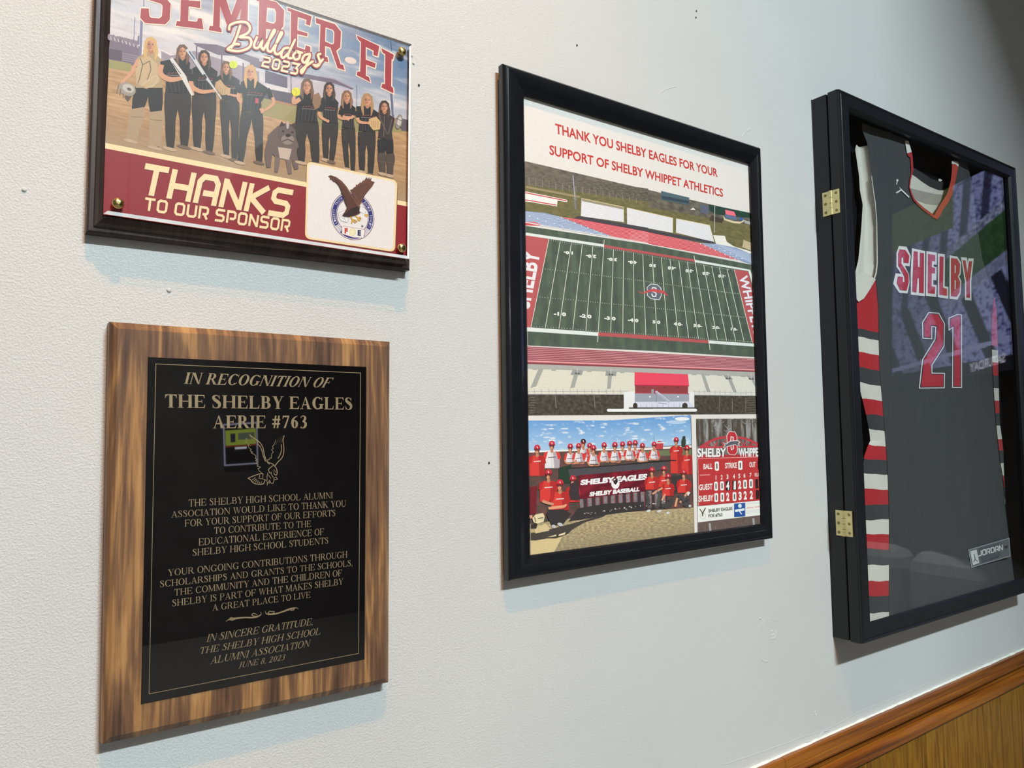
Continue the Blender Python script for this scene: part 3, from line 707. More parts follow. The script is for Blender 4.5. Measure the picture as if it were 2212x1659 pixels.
pi_TL, pi_TR, pi_BL = at(1831.4, 237.3, D_C-.004), at(2177.5, 384, D_C-.004), at(1877.5, 1347, D_C-.004)
qi = [pi_TL, pi_TR, pi_TR+(pi_BL-pi_TL), pi_BL]
print('case inner', [tuple(round(v, 3) for v in p) for p in qi], 'outer', [tuple(round(v, 3) for v in p) for p in qo])
def mixc(t, d): return [Vector((qo[i].x*(1-t)+qi[i].x*t, -d, qo[i].z*(1-t)+qi[i].z*t)) for i in range(4)]
b = MB(); b.rings([deep(inset(qo, .010), DS+.0002), deep(inset(qo, .0012), DS+.0002), deep(qo, DS+.0012), deep(qo, D_C-.0028), mixc(.02, D_C-.0028), mixc(.03, D_C), mixc(.14, D_C+.0004), mixc(.20, D_C-.0010), mixc(.24, D_C-.0003), mixc(.86, D_C-.0003), mixc(1, D_C-.004), mixc(1, D_C-.0095)] , False, False)
b.build('door_frame', M_CASE, t_ca)
b = MB(); g_ = inset(qi, -.003); b.rings([deep(g_, D_C-.0092), deep(g_, D_C-.0072)], closed_start=True, closed_end=True); b.build('glass_pane', M_GLASS, t_ca)
XS = pTL.x
def hinge(c):
    """leaf corners in px: TL TR BR BL on the left flank of the case"""
    P = [atx(p[0], p[1], XS) for p in c]
    y0 = (P[0].y+P[3].y)/2; y1 = (P[1].y+P[2].y)/2; z1 = (P[0].z+P[1].z)/2; z0 = (P[2].z+P[3].z)/2; ym = -(DS+.0003)
    hw = min(abs(y0-ym), abs(y1-ym)) + 0.0015
    y0, y1 = ym+hw, ym-hw
    h = thing('hinge', (XS-0.0002, ym, (z0+z1)/2), None, None); h.parent = t_ca; h.location = h.location - t_ca.location
    b = MB(); b.box((XS-.0014, ym+.0024, z0), (XS+.0003, y0, z1)); b.build('leaf', M_HINGE, h, bevel=.0004)
    b = MB(); b.box((XS-.0014, y1, z0), (XS+.0003, ym-.0024, z1)); b.build('leaf', M_HINGE, h, bevel=.0004)
    n = 14; L = z1-z0; segs = [(0, .27), (.285, .47), (.485, .70), (.715, 1)]
    for k, (s0, s1) in enumerate(segs):
        b = MB(); b.rings([[Vector((XS-.0012+.0026*math.cos(2*math.pi*i/n), ym+.0026*math.sin(2*math.pi*i/n), z0+L*s)) for i in range(n)] for s in (s0, s1)], True, True, smooth=False)
        sgn = 1 if k % 2 else -1
        ya, yb = sorted((ym, ym+sgn*-.0032)); b.box((XS-.0013, ya, z0+L*s0), (XS+.0002, yb, z0+L*s1)); b.build('knuckle', M_HINGE, h)
    for yy in ((ym+.0024+y0)/2+.0008, (ym-.0024+y1)/2-.0008):
        for f in (.14, .5, .86):
            b = MB(); zz = z0+L*f; rs = []
            for r, dx in ((.0023, .0006), (.0022, .0016), (.0014, .0021), (.0009, .0019)):
                rs.append([Vector((XS-dx, yy+r*math.cos(2*math.pi*i/12), zz+r*math.sin(2*math.pi*i/12))) for i in range(12)])
            b.rings(rs, True, True, smooth=True); b.build('screw', M_SCREW, h)
    return h
hinge([(1776.5, 418.1), (1810.3, 407.9), (1813.7, 458.2), (1779.5, 470.5)])
hinge([(1804.4, 1101.6), (1838.6, 1104), (1841, 1161), (1805.4, 1155)])

# ================================================================== sponsor print
def mixrgb(a, b, t):
    t = max(0, min(1, t)); return tuple(a[i]*(1-t)+b[i]*t for i in range(3))
def nz(x, y, z=0.0): return noise.noise(Vector((x, y, z)))
def fbm(x, y, z=0.0, o=4):
    s = 0; am = 1; f = 1
    for _ in range(o): s += am*nz(x*f, y*f, z+f); am *= .5; f *= 2
    return s
a = PRINT_ART
S1 = Z(180, 0, 5.821); S2 = Z(540, 0, 5.821); S3 = Z(180, 280, 5.821); S4 = Z(540, 330, 5.821)
def pr_sky(u, v):
    base = mixrgb((205, 205, 212), (86, 116, 156), u*.9-.05+ (0.3-v)*.35)
    base = mixrgb(base, (226, 214, 214), (v-.55)*1.5)
    c = fbm(u*5, v*7, 2.0)*.9 + .25 - u*.25
    base = mixrgb(base, (238, 228, 222), c*1.3)
    return mixrgb(base, (150, 142, 160), max(0, fbm(u*6+9, v*9, 5.0)-.1)*.8)
a.patch([(243.3, -109), (885.4, 100.5), (883.5, 262), (236, 112)], 90, 60, pr_sky, 0)
def pr_dirt(u, v):
    g = fbm(u*14, v*40, 1.0)
    c = mixrgb((172, 132, 92), (206, 168, 124), .5+g*.8)
    c = mixrgb(c, (150, 122, 92), (v-.55)*1.6)
    return mixrgb(c, (186, 160, 128), max(0, v-.75)*2.5)
a.patch([(236, 112), (883.5, 262), (881.5, 440), (227, 311)], 90, 50, pr_dirt, 0)
# buildings, dugout roofs, fence and outfield
GB = (122, 108, 124)
a.poly(S1([(330, 440), (330, 800), (720, 830), (720, 590)]), GB, 1)
for k in range(8): a.line(S1([(340+k*48, 455+k*16), (352+k*48, 500+k*15)]), 2.2, (196, 184, 194), 2, cap=False)
a.poly(S1([(320, 610), (490, 640), (480, 770), (320, 740)]), (92, 78, 92), 2); a.poly(S1([(490, 660), (700, 700), (700, 800), (490, 760)]), (140, 126, 140), 2)
for k in range(4): a.line(S1([(490, 690+k*26), (640, 715+k*26)]), .8, (104, 92, 108), 3, cap=False)
a.line(S1([(650, 220), (630, 570)]), 1.6, (116, 110, 140), 2); a.line(S1([(735, 230), (715, 700)]), 5.5, (128, 124, 156), 2, cap=False); a.line(S1([(765, -200), (760, 80)]), 2.5, (140, 136, 160), 1, cap=False)
a.line(S1([(695, 450), (690, 560)]), 3.5, (110, 104, 134), 2, cap=False)
for k in range(14): a.ell(236+k*4.6, 80+k*1.1+nz(k*.9, 1)*4, 3.4, 7+3*nz(k, 4), (140, 124, 136), 1)
a.poly(S1([(980, 640), (1100, 700), (1400, 640), (2212, 900), (2212, 1130), (980, 900)]), (158, 146, 158), 1)
a.poly(S1([(1385, 540), (1680, 562), (1830, 610), (2212, 740), (2212, 835), (1900, 705), (1690, 690), (1420, 575)]), (118, 106, 124), 2)
a.poly(S2([(0, 730), (300, 830), (660, 925), (1065, 985), (1305, 1105), (1290, 1128), (1060, 1050), (680, 985), (300, 900), (0, 830)]), (116, 104, 122), 2)
a.poly(S2([(690, 930), (1065, 985), (1305, 1105), (1295, 1112), (1060, 1000)]), (172, 160, 172), 3)
for x0, y0 in ((1425, 580), (1740, 690), (2010, 790)): a.line(S1([(x0, y0), (x0, y0+330)]), 3, (112, 100, 118), 2, cap=False)
a.poly(S2([(190, 880), (470, 970), (470, 1110), (190, 1040)]), (104, 94, 116), 2); a.line(S2([(515, 960), (520, 1260)]), 2, (112, 100, 118), 2, cap=False)
a.poly(S2([(0, 1040), (180, 1110), (620, 1190), (620, 1330), (0, 1200)]), (92, 82, 96), 2); a.poly(S2([(480, 970), (700, 1010), (1300, 1130), (1300, 1400), (480, 1180)]), (200, 190, 200), 1)
a.line(S2([(1340, 1065), (1345, 1500)]), 1.4, (110, 106, 134), 3, cap=False); a.line(S2([(1770, 510), (1780, 640)]), 2, (70, 90, 120), 2, cap=False)
a.line(S2([(1775, 1170), (1800, 1480)]), 5, (108, 108, 134), 2, cap=False); a.line(S2([(1800, 1180), (1812, 1440)]), 2, (196, 200, 214), 3, cap=False)
a.poly(S2([(1900, 1485), (2010, 1515), (2010, 1659), (1900, 1640)]), (98, 88, 98), 2)
a.ell(*S2([(1265, 760)])[0], 13, 7, (232, 214, 204), 1, rot=.25)
a.poly(S1([(320, 750), (480, 775), (600, 800), (600, 905), (320, 850)]), (156, 152, 94), 1)
a.poly(S2([(150, 1200), (620, 1330), (620, 1560), (150, 1450)]), (160, 148, 98), 1); a.poly(S2([(620, 1330), (1340, 1480), (1900, 1560), (1990, 1659), (1340, 1659), (620, 1560)]), (156, 146, 96), 1)
a.poly(S2([(300, 1255), (620, 1330), (620, 1350), (300, 1290)]), (176, 130, 94), 2)
BLK, BLK2 = (36, 30, 31), (66, 56, 54); SKIN, SKIN2 = (214, 158, 122), (186, 128, 96)
def girl(h, r, hair, sh, hip, feet, arms=(), long=1.0, top=BLK, legs=(54, 45, 41), shin=None, L=4, knee=.5, belt=False):
    hx, hy = h
    # legs
    for k, (fx, fy) in enumerate(feet):
        hp = ((hip[0][0]*(.74 if k == 0 else .26)+hip[1][0]*(.26 if k == 0 else .74)), hip[0][1]*.5+hip[1][1]*.5)
        wd = abs(hip[1][0]-hip[0][0])*.56
        kx, ky = hp[0]*(1-knee)+fx*knee+(-1.5 if k == 0 else 1.5), hp[1]*(1-knee)+fy*knee
        a.brush([hp, ((hp[0]+kx)/2, (hp[1]+ky)/2), (kx, ky), ((kx+fx)/2, (ky+fy)/2), (fx, fy-2)], [wd, wd*.98, wd*.74, wd*.7, wd*.5], legs, L)
        if shin: a.brush([(kx, ky-8), (kx+1, ky+5), ((kx+fx)/2, (ky+fy)/2), (fx, fy-3)], [wd*.95, wd*1.05, wd*.85, wd*.75], shin, L+1); a.line([(kx-wd*.4, ky+10), (kx+wd*.4, ky+12)], 1, (120, 96, 70), L+2, cap=False)
        a.ell(fx-1, fy, wd*.52, 3.6, (196, 168, 140) if shin or k == 0 else (120, 98, 82), L+2, rot=.25)
    # hair behind, torso, neck
    a.poly([(hx-r*1.12, hy-r*.6), (hx-r*.6, hy-r*1.38), (hx+r*.35, hy-r*1.45), (hx+r*1.05, hy-r*.75), (hx+r*1.25, hy+r*.9*long), (hx+r*1.3, hy+r*2.3*long), (hx+r*.5, hy+r*2.7*long), (hx-r*.6, hy+r*2.7*long), (hx-r*1.35, hy+r*2.2*long), (hx-r*1.25, hy+r*.6)], hair, L+1)
    sl, sr_ = sh; hl, hr = hip
    a.poly([sl, (hx-r*.5, hy+r*1.15), (hx+r*.5, hy+r*1.25), sr_, (sr_[0]-1, sr_[1]+9), (hr[0]-2, (hr[1]*.6+sr_[1]*.4)), hr, hl, (hl[0]+2, hl[1]*.6+sl[1]*.4), (sl[0]+1, sl[1]+9)], top, L+2)
    a.poly([(hx-r*.35, hy+r*.6), (hx+r*.4, hy+r*.6), (hx+r*.5, hy+r*1.35), (hx, hy+r*1.8), (hx-r*.45, hy+r*1.3)], SKIN2, L+3)
    if top == BLK:
        my = sl[1]*.62+hl[1]*.38
        for k in range(6):
            t = (k+.7)/6.4; a.line([(sl[0]*(1-t)+sr_[0]*t, my+3+t*3), (hl[0]*(1-t)+hr[0]*t, hl[1]*(1-t)+hr[1]*t-2)], .5, (112, 100, 98), L+3, cap=False)
        w_ = (sr_[0]-sl[0])*.24; cx = (sl[0]+sr_[0])/2
        for k in range(5):
            x_ = cx-w_+k*w_*.5; a.line([(x_, my-1+abs(k-2)*.8+k*.6), (x_+w_*.3, my-2.5+abs(k-2)*.8+k*.6)], 1.5, (168, 74, 78), L+4, cap=False)
        a.line([(cx-w_*1.2, my+4), (cx+w_*1.3, my+5.5)], .7, (180, 160, 158), L+4, cap=False)
    if belt: a.line([(hl[0]+1, hl[1]), (hr[0]-1, hr[1])], 2, (30, 26, 26), L+4, cap=False)
    # face
    a.ell(hx, hy, r*.78, r*1.06, SKIN, L+4, rot=.08); a.ell(hx-r*.3, hy+r*.15, r*.42, r*.8, SKIN2, L+5)
    a.poly([(hx-r*.95, hy+r*.3), (hx-r*.9, hy-r*.7), (hx-r*.2, hy-r*1.3), (hx+r*.6, hy-r*1.2), (hx+r*.95, hy-r*.4), (hx+r*.9, hy+r*.5), (hx+r*.62, hy-r*.45), (hx+r*.05, hy-r*.92), (hx-r*.5, hy-r*.6), (hx-r*.72, hy+r*.2)], hair, L+6)
    for dx in (-.34, .34):
        a.ell(hx+dx*r, hy-r*.05+dx*.6, r*.17, r*.1, (70, 48, 42), L+6, n=8); a.line([(hx+dx*r-r*.2, hy-r*.28+dx*.6), (hx+dx*r+r*.2, hy-r*.28+dx*.8)], .6, (110, 78, 60), L+6, cap=False)
    a.line([(hx+.3, hy), (hx+.8, hy+r*.3)], .6, SKIN2, L+6, cap=False); a.line([(hx-r*.2, hy+r*.55), (hx+r*.26, hy+r*.58)], .9, (158, 84, 78), L+6)
    for sg in (-1, 1):
        a.brush([(hx+sg*r*.72, hy-r*.5), (hx+sg*r*.98, hy+r*.5), (hx+sg*r*1.02, hy+r*1.5), (hx+sg*r*.78, hy+r*(1.5+.95*long))], [r*.34, r*.46, r*.62, r*.2], hair, L+7)
        a.brush([(hx+sg*r*.95, hy+r*.3), (hx+sg*r*1.08, hy+r*1.3), (hx+sg*r*.86, hy+r*(1.3+.8*long))], [.5, .9, .4], mixrgb(hair, (240, 214, 160), .35), L+8)
    for pts, w, slv in arms:
        a.brush(pts, [w]*(len(pts)-1)+[w*.62], SKIN, L+5)
        if slv: a.brush(pts[:2] if len(pts) == 2 else [pts[0], ((pts[0][0]*.35+pts[1][0]*.65), (pts[0][1]*.35+pts[1][1]*.65))], [w*1.5, w*1.35], top if top == BLK else BLK, L+6)
        a.ell(pts[-1][0], pts[-1][1], w*.5, w*.5, SKIN, L+6, n=10)
BLOND, BROWN, DBR = (214, 172, 108), (112, 78, 58), (72, 52, 44)
girl((325.5, 97), 12, BLOND, ((297, 124), (351, 131)), ((293, 190), (350, 190)), ((284, 305), (336, 320)), [([(300, 128), (284, 157), (264, 178)], 9, 0)], 1.35, (182, 156, 118), (40, 34, 36), (178, 152, 120), 4, .45)
a.poly([(304, 124), (322, 122), (340, 138), (345, 178), (318, 190), (294, 180), (292, 148)], (200, 174, 134), 9)
for q in ([(303, 126), (308, 140), (302, 168), (298, 180)], [(323, 132), (308, 140)], [(323, 132), (326, 150), (316, 178)]): a.line(q, 1.6, (96, 74, 58), 10)
a.brush([(305, 186), (322, 172), (336, 164), (340, 172), (330, 186), (312, 190)], [3, 4, 3, 3, 4, 2], (206, 184, 150), 11)
a.ell(275, 193, 19, 14, (160, 152, 142), 11, rot=.4); a.ell(277, 191, 13, 9, (196, 190, 180), 12, rot=.4); a.ell(279, 193, 5, 3, (90, 82, 78), 13, rot=.4)
for k in range(4): a.line([(256+k*5, 184+k*9), (252+k*7, 202+k*4)], 1.8, (110, 100, 94), 12)
a.poly([(268, 208), (286, 206), (276, 220)], (96, 80, 70), 10)
girl((394, 112), 11, BROWN, ((346, 133), (411, 136)), ((357, 200), (411, 203)), ((368, 322), (398, 318)), [([(349, 140), (347, 160), (368, 172), (398, 168)], 11, 0), ([(408, 150), (414, 180), (416, 203)], 8, 1)], 1.0, L=10)
a.poly([(366, 128), (372, 124), (400, 162), (418, 206), (413, 207), (392, 170)], (222, 220, 214), 20); a.line([(373, 137), (390, 160)], 1.6, (70, 66, 70), 21)
girl((441, 124), 11, DBR, ((415, 148), (470, 155)), ((416, 203), (466, 206)), ((426, 322), (452, 330)), [([(416, 160), (413, 184), (434, 198), (462, 196)], 9, 1)], 1.2, L=12)
a.brush([(403, 107), (415, 122), (440, 160), (458, 185), (478, 214)], [7, 8, 7, 4, 3.2], (206, 208, 212), 22); a.line([(409, 112), (420, 128)], 3, (70, 96, 140), 23); a.line([(441, 163), (444, 168)], 6, (52, 50, 54), 23)
girl((488.5, 146), 9.5, BROWN, ((466, 168), (518, 174)), ((476, 214), (516, 218)), ((489, 338), (506, 346)), [([(516, 182), (516, 206), (494, 204)], 6, 1)], 1.5, L=14)
a.poly([(466, 178), (476, 172), (486, 186), (498, 192), (496, 204), (480, 206), (468, 196)], (196, 162, 118), 22)
for k in range(4): a.line([(471+k*5, 190), (470+k*5, 202)], .8, (140, 106, 74), 23)
a.ell(504, 140, 9, 8.5, (206, 224, 44), 23); a.line([(500, 134), (505, 140), (503, 147)], .8, (150, 170, 30), 24, smooth=True)
girl((541, 156), 11, (206, 162, 104), ((520, 178), (578, 190)), ((522, 238), (566, 243)), ((519, 352), (560, 352)), [([(577, 192), (591, 222), (566, 242)], 7, 1), ([(521, 186), (514, 210), (520, 222)], 7, 1)], 1.75, L=16)
a.poly([(551, 212), (558, 213), (558, 224), (551, 223)], (190, 76, 84), 24); a.ell(566, 238, 6, 4, SKIN, 25, rot=.4)
# bulldog
DG = (112, 94, 88)
a.brush([(590, 300), (580, 330), (580, 362)], [22, 18, 9], DG, 24); a.brush([(636, 315), (636, 345), (640, 366)], [18, 14, 9], DG, 24); a.brush([(600, 335), (598, 358), (596, 372)], [12, 10, 8], (124, 106, 98), 25); a.brush([(620, 335), (624, 358), (626, 376)], [12, 10, 8], (124, 106, 98), 25)
a.poly([(578, 292), (600, 272), (632, 280), (644, 312), (636, 342), (596, 340), (578, 324)], DG, 25); a.poly([(600, 318), (630, 322), (624, 346), (604, 342)], (200, 180, 164), 26)
a.ell(619, 290, 20, 24, (104, 88, 84), 27); a.poly([(602, 274), (608, 262), (616, 272)], (70, 56, 56), 28); a.poly([(626, 270), (636, 266), (638, 282)], (70, 56, 56), 28)
a.ell(621, 302, 14, 11, (150, 130, 120), 28); a.ell(622, 293, 6, 3.6, (44, 36, 38), 29); a.line([(610, 306), (621, 301), (633, 307)], 2, (60, 48, 48), 29); a.ell(611, 284, 2.4, 2, (30, 24, 24), 29); a.ell(631, 286, 2.4, 2, (30, 24, 24), 29); a.ell(621, 270, 3, 9, (190, 176, 168), 28)
girl((663, 186), 11, BROWN, ((641, 212), (690, 218)), ((638, 262), (686, 266)), ((651, 352), (682, 354)), [([(648, 214), (634, 222), (636, 204)], 9, 0)], 1.25, L=24, belt=True)
a.ell(639, 199, 9.6, 9.4, (226, 222, 40), 35); a.line([(634, 193), (640, 198), (638, 206)], .8, (160, 160, 30), 36, smooth=True)
a.poly([(676, 206), (688, 200), (694, 214), (690, 232), (680, 238), (674, 222)], (150, 116, 88), 35)
girl((711, 192), 10, DBR, ((692, 214), (731, 222)), ((696, 264), (730, 268)), ((704, 346), (716, 350)), [([(693, 226), (690, 250), (708, 262)], 7, 1)], 1.3, L=22)
girl((749, 209), 9.5, (136, 98, 70), ((734, 230), (768, 234)), ((738, 276), (766, 280)), ((750, 366), (762, 372)), [([(737, 238), (732, 254), (752, 258)], 6, 1), ([(766, 240), (760, 254), (742, 252)], 6, 1)], 1.35, L=24)
girl((793, 217), 10.5, (176, 136, 90), ((769, 230), (817, 244)), ((774, 282), (810, 288)), ((782, 372), (800, 378)), [([(772, 240), (774, 262), (796, 266)], 7, 1)], 1.7, L=26)
a.poly([(796, 258), (812, 252), (822, 264), (820, 280), (806, 282), (798, 272)], (212, 176, 122), 38)
for k in range(4): a.line([(801+k*5, 262), (803+k*4, 276)], .8, (150, 116, 78), 39)
girl((830, 231), 9.5, DBR, ((814, 244), (852, 256)), ((816, 298), (848, 304)), ((826, 376), (842, 380)), [], 1.5, (58, 48, 48), (40, 34, 36), (84, 70, 64), L=28)
for q in ([(818, 250), (836, 290)], [(830, 252), (828, 296)], [(846, 258), (838, 290)]): a.line(q, 1.2, (130, 112, 100), 38)
a.ell(861, 263, 7.5, 16, (150, 144, 136), 38, rot=.2); a.ell(862, 263, 4, 11, (206, 200, 190), 39, rot=.2); a.line([(855, 256), (868, 262)], 1.2, (80, 74, 70), 40); a.line([(856, 270), (867, 276)], 1.2, (80, 74, 70), 40)
# banner
CREAM = (250, 226, 178); RED = (146, 32, 42)
a.poly([(227.2, 309.2), (881.5, 437.4), (881.4, 446.8), (226.8, 321.2)], CREAM, 46)
a.poly([(226.8, 321.2), (881.4, 446.8), (881, 561), (222.4, 464)], RED, 46)
q1 = S3([(699, 810), (2560, 1113), (780, 435), (2640, 772)]); q2 = S3([(757, 1016), (2580, 1290), (778, 857), (2603, 1140)])
sh_ = lambda q, d: [(x+d*.7, y+d) for x, y in q]
a.text(tech_polys('THANKS', .20, .13), sh_(q1, 1.6), (104, 26, 34), 48); a.text(tech_polys('THANKS', .20, .13), q1, CREAM, 49)
a.text(tech_polys('TO OUR SPONSOR', .20, .2), sh_(q2, 1.0), (104, 26, 34), 48); a.text(tech_polys('TO OUR SPONSOR', .20, .2), q2, CREAM, 49)
# arched varsity word
VR, VC = (166, 52, 62), (246, 232, 212)
letters = [(S1, [(725, 105), (822, 108), (832, 205), (855, 225), (955, 232), (988, 205), (997, 75), (975, 48), (790, -10), (735, -80), (745, -260), (800, -325), (985, -300), (1060, -230), (1050, -120), (965, -140), (970, -200), (945, -225), (850, -235), (830, -205), (828, -100), (850, -80), (1040, -20), (1100, 50), (1085, 250), (1030, 308), (775, 290), (715, 225)], []),
 (S1, [(1160, 325), (1178, 262), (1218, 268), (1232, -220), (1195, -225), (1190, -290), (1500, -235), (1498, -120), (1440, -120), (1435, -190), (1330, -205), (1325, 5), (1470, 15), (1468, 105), (1325, 80), (1318, 262), (1425, 275), (1445, 228), (1490, 235), (1510, 370)], []),
 (S1, [(1575, 380), (1590, 325), (1630, 330), (1650, -165), (1615, -170), (1615, -235), (1730, -215), (1860, 190), (1985, -160), (2110, -130), (2105, -65), (2072, -70), (2062, 440), (2100, 460), (2105, 520), (1900, 470), (1905, 420), (1945, 425), (1985, 110), (1850, 440), (1720, 80), (1715, 340), (1735, 360), (1740, 410)], []),
 (S2, [(80, -40), (330, 25), (430, 130), (420, 330), (375, 390), (205, 365), (200, 480), (240, 500), (240, 560), (60, 510), (60, 460), (105, 470), (115, 20), (80, 10)], [[(215, 95), (310, 110), (325, 150), (322, 270), (300, 300), (205, 275)]]),
 (S2, [(470, 95), (775, 205), (755, 325), (700, 305), (710, 250), (600, 215), (595, 380), (725, 420), (720, 460), (595, 430), (590, 590), (690, 625), (700, 570), (760, 590), (760, 670), (500, 600), (510, 545), (515, 150), (475, 140)], []),
 (S2, [(825, 225), (1070, 305), (1145, 400), (1135, 595), (1085, 640), (1140, 810), (1170, 815), (1190, 885), (1100, 855), (1010, 600), (945, 580), (945, 710), (975, 720), (985, 785), (850, 750), (860, 690), (872, 690), (885, 310), (830, 290)], [[(950, 345), (1040, 375), (1060, 410), (1055, 545), (1030, 560), (945, 520)]]),
 (S2, [(1340, 445), (1625, 580), (1605, 710), (1550, 690), (1555, 640), (1455, 590), (1455, 750), (1580, 795), (1570, 855), (1460, 815), (1455, 950), (1495, 970), (1515, 1035), (1340, 945), (1350, 900), (1385, 900), (1395, 530), (1355, 490)], []),
 (S2, [(1650, 605), (1810, 690), (1795, 750), (1780, 745), (1775, 1085), (1800, 1110), (1805, 1175), (1650, 1100), (1665, 1050), (1695, 1060), (1700, 685), (1665, 660)], [])]
for tf, o_, hs in letters:
    o2 = tf(o_); h2 = [tf(h) for h in hs]
    a.poly([(x+1, y+1.4) for x, y in offset_poly(o2, 2.0)], (196, 176, 168), 4, [offset_poly(h, -2.0) for h in h2])
    a.poly(offset_poly(o2, 1.9), VC, 5, [offset_poly(h, -1.9) for h in h2]); a.poly(o2, VR, 6, h2)
script = [[(1970-2096, 330), (1920-2096, 480), (1860-2096, 605)], [(-266, 375), (-250, 318), (-150, 282), (-46, 290), (-2, 360), (-40, 425), (-130, 470), (-16, 480), (14, 540), (-26, 610), (-146, 648), (-266, 632), (-276, 612), (-196, 562), (-140, 560)],
 [(85, 472), (50, 560), (60, 605), (105, 600), (150, 520), (138, 590), (165, 630)], [(165, 630), (245, 500), (308, 400), (288, 395), (222, 560), (222, 640), (262, 655)], [(262, 655), (340, 530), (398, 430), (378, 425), (312, 600), (312, 670), (352, 685), (395, 650)],
 [(478, 605), (420, 620), (388, 700), (418, 730), (472, 680)], [(562, 505), (480, 680), (482, 730), (522, 735)], [(585, 650), (540, 700), (562, 750), (610, 740), (622, 680), (585, 650), (650, 668)], [(745, 682), (682, 700), (652, 760), (690, 790), (752, 700), (702, 830), (652, 920), (640, 890), (702, 835), (785, 775)], [(882, 682), (850, 700), (878, 790), (842, 840), (800, 822), (850, 820), (912, 752)]]
for pts in script:
    P = smooth_path(S2(pts), 6)
    a.line(P, 10.8, (150, 40, 50), 50)
for pts in script: a.line(smooth_path(S2(pts), 6), 5.0, (252, 232, 190), 52)
q3 = S2([(140, 838), (590, 948), (172, 712), (622, 806)])
a.text(tech_polys('2023', .36, .24), q3, (150, 40, 50), 51); a.text(tech_polys('2023', .19, .24), q3, (252, 232, 190), 53)
# sponsor card
def round_quad(q, r, n=6):
    out = []
    for i in range(4):
        p0, p, p2 = Vector(q[i-1]), Vector(q[i]), Vector(q[(i+1) % 4]); d0 = (p0-p).normalized()*r; d2 = (p2-p).normalized()*r
        for k in range(n+1):
            t = k/n; out.append(tuple((p+d0)*(1-t)**2 + p*2*t*(1-t) + (p+d2)*t*t))
    return out
card = S4([(712, 108), (1850, 352), (1818, 1252), (686, 1082)])
a.poly(round_quad([(x+1.2, y+1.8) for x, y in card], 14), (110, 60, 44), 54); a.poly(round_quad(card, 13), (248, 222, 174), 55); a.poly(round_quad(offset_poly(card, -4.4), 10), (238, 232, 230), 56)
NAVY, PUR = (44, 42, 122), (108, 60, 92)
def el4(t, rx, ry, cx=1284, cy=800): return S4([(cx+rx*math.cos(t), cy+ry*math.sin(t)+.12*rx*math.cos(t))])[0]
def band(r0, r1, a0, a1, c, L, n=48):
    for k in range(n):
        t0 = math.radians(a0+(a1-a0)*k/n); t1 = math.radians(a0+(a1-a0)*(k+1)/n)
        a.polys([[el4(t0, *r0), el4(t1, *r0), el4(t1, *r1), el4(t0, *r1)]], c, L)
band((274, 300), (266, 292), 0, 360, PUR, 57); band((266, 292), (258, 284), 0, 360, (240, 236, 236), 57); band((258, 284), (206, 230), 0, 360, NAVY, 57)
band((202, 226), (194, 218), 0, 360, PUR, 57)
band((262, 288), (204, 228), 128, 148, (236, 232, 232), 58, 12); band((262, 288), (204, 228), 32, 52, (236, 232, 232), 58, 12)
for k in range(5):
    for b0 in (130, 34):
        t = math.radians(b0+k*3.8); a.line([el4(t, 258, 284), el4(t, 208, 232)], .8, NAVY, 59, cap=False)
def arc_word(txt, a0, a1):
    for i, ch in enumerate(txt):
        if ch == ' ': continue
        t = math.radians(a0+(a1-a0)*(i+.5)/len(txt)); dt = math.radians((a1-a0)/len(txt)*.33)
        a.text(sans_polys(ch, .0), [el4(t-dt, 219, 243), el4(t+dt, 219, 243), el4(t-dt, 246, 271), el4(t+dt, 246, 271)], (236, 234, 238), 60)
arc_word('LIBERTY  TRUTH', 152, 236); arc_word('JUSTICE  EQUALITY', 308, 388)
a.poly(S4([(1150, 920), (1440, 968), (1432, 1045), (1424, 1078), (1290, 1070), (1165, 1030), (1146, 1024), (1148, 1000)]), (150, 60, 76), 61)
a.poly(offset_poly(S4([(1150, 920), (1440, 968), (1432, 1045), (1424, 1078), (1290, 1070), (1165, 1030), (1146, 1024), (1148, 1000)]), -.7), (240, 236, 234), 62)
a.text(sans_polys('F', .07), S4([(1183, 1018), (1222, 1026), (1184, 948), (1226, 952)]), (196, 54, 40), 63); a.text(sans_polys('E', .07), S4([(1346, 1044), (1388, 1050), (1348, 972), (1390, 976)]), (46, 46, 88), 63)
for r_, c_ in ((42, (232, 222, 150)), (30, (244, 240, 220)), (22, (232, 222, 150)), (12, (244, 240, 220))): a.ell(*S4([(1284, 1000)])[0], r_/5.821, (r_+6)/5.821, c_, 63)
a.ell(*S4([(1406, 927)])[0], 2.4, 2.7, (120, 120, 126), 63)
FE, FE2 = (92, 54, 42), (52, 30, 26)
a.poly(S4([(1205, 712), (1095, 765), (1112, 820), (1142, 862), (1218, 886), (1244, 825), (1160, 800)]), (120, 116, 120), 63); a.poly(offset_poly(S4([(1205, 712), (1095, 765), (1112, 820), (1142, 862), (1218, 886), (1244, 825), (1160, 800)]), -.7), (238, 236, 236), 64)
for k in range(5): a.line(S4([(1190-k*2, 760+k*14), (1112+k*22, 790+k*22)]), .5, (140, 136, 140), 65, cap=False)
a.poly(S4([(975, 300), (1010, 285), (1080, 310), (1150, 360), (1210, 430), (1260, 510), (1330, 600), (1370, 670), (1400, 700), (1375, 770), (1310, 800), (1240, 815), (1150, 800), (1215, 700), (1180, 630), (1165, 545), (1135, 520), (1145, 480), (1115, 450), (1120, 430), (1085, 400), (1060, 375), (1040, 372), (1020, 345), (995, 345), (1000, 320)]), FE, 66)
a.poly(S4([(1250, 475), (1290, 455), (1300, 440), (1325, 430), (1325, 405), (1350, 405), (1385, 370), (1390, 385), (1420, 345), (1425, 360), (1460, 308), (1475, 335), (1495, 306), (1498, 340), (1526, 312), (1515, 355), (1562, 374), (1530, 430), (1480, 490), (1440, 540), (1410, 600), (1375, 670), (1330, 600)]), (112, 70, 54), 67)
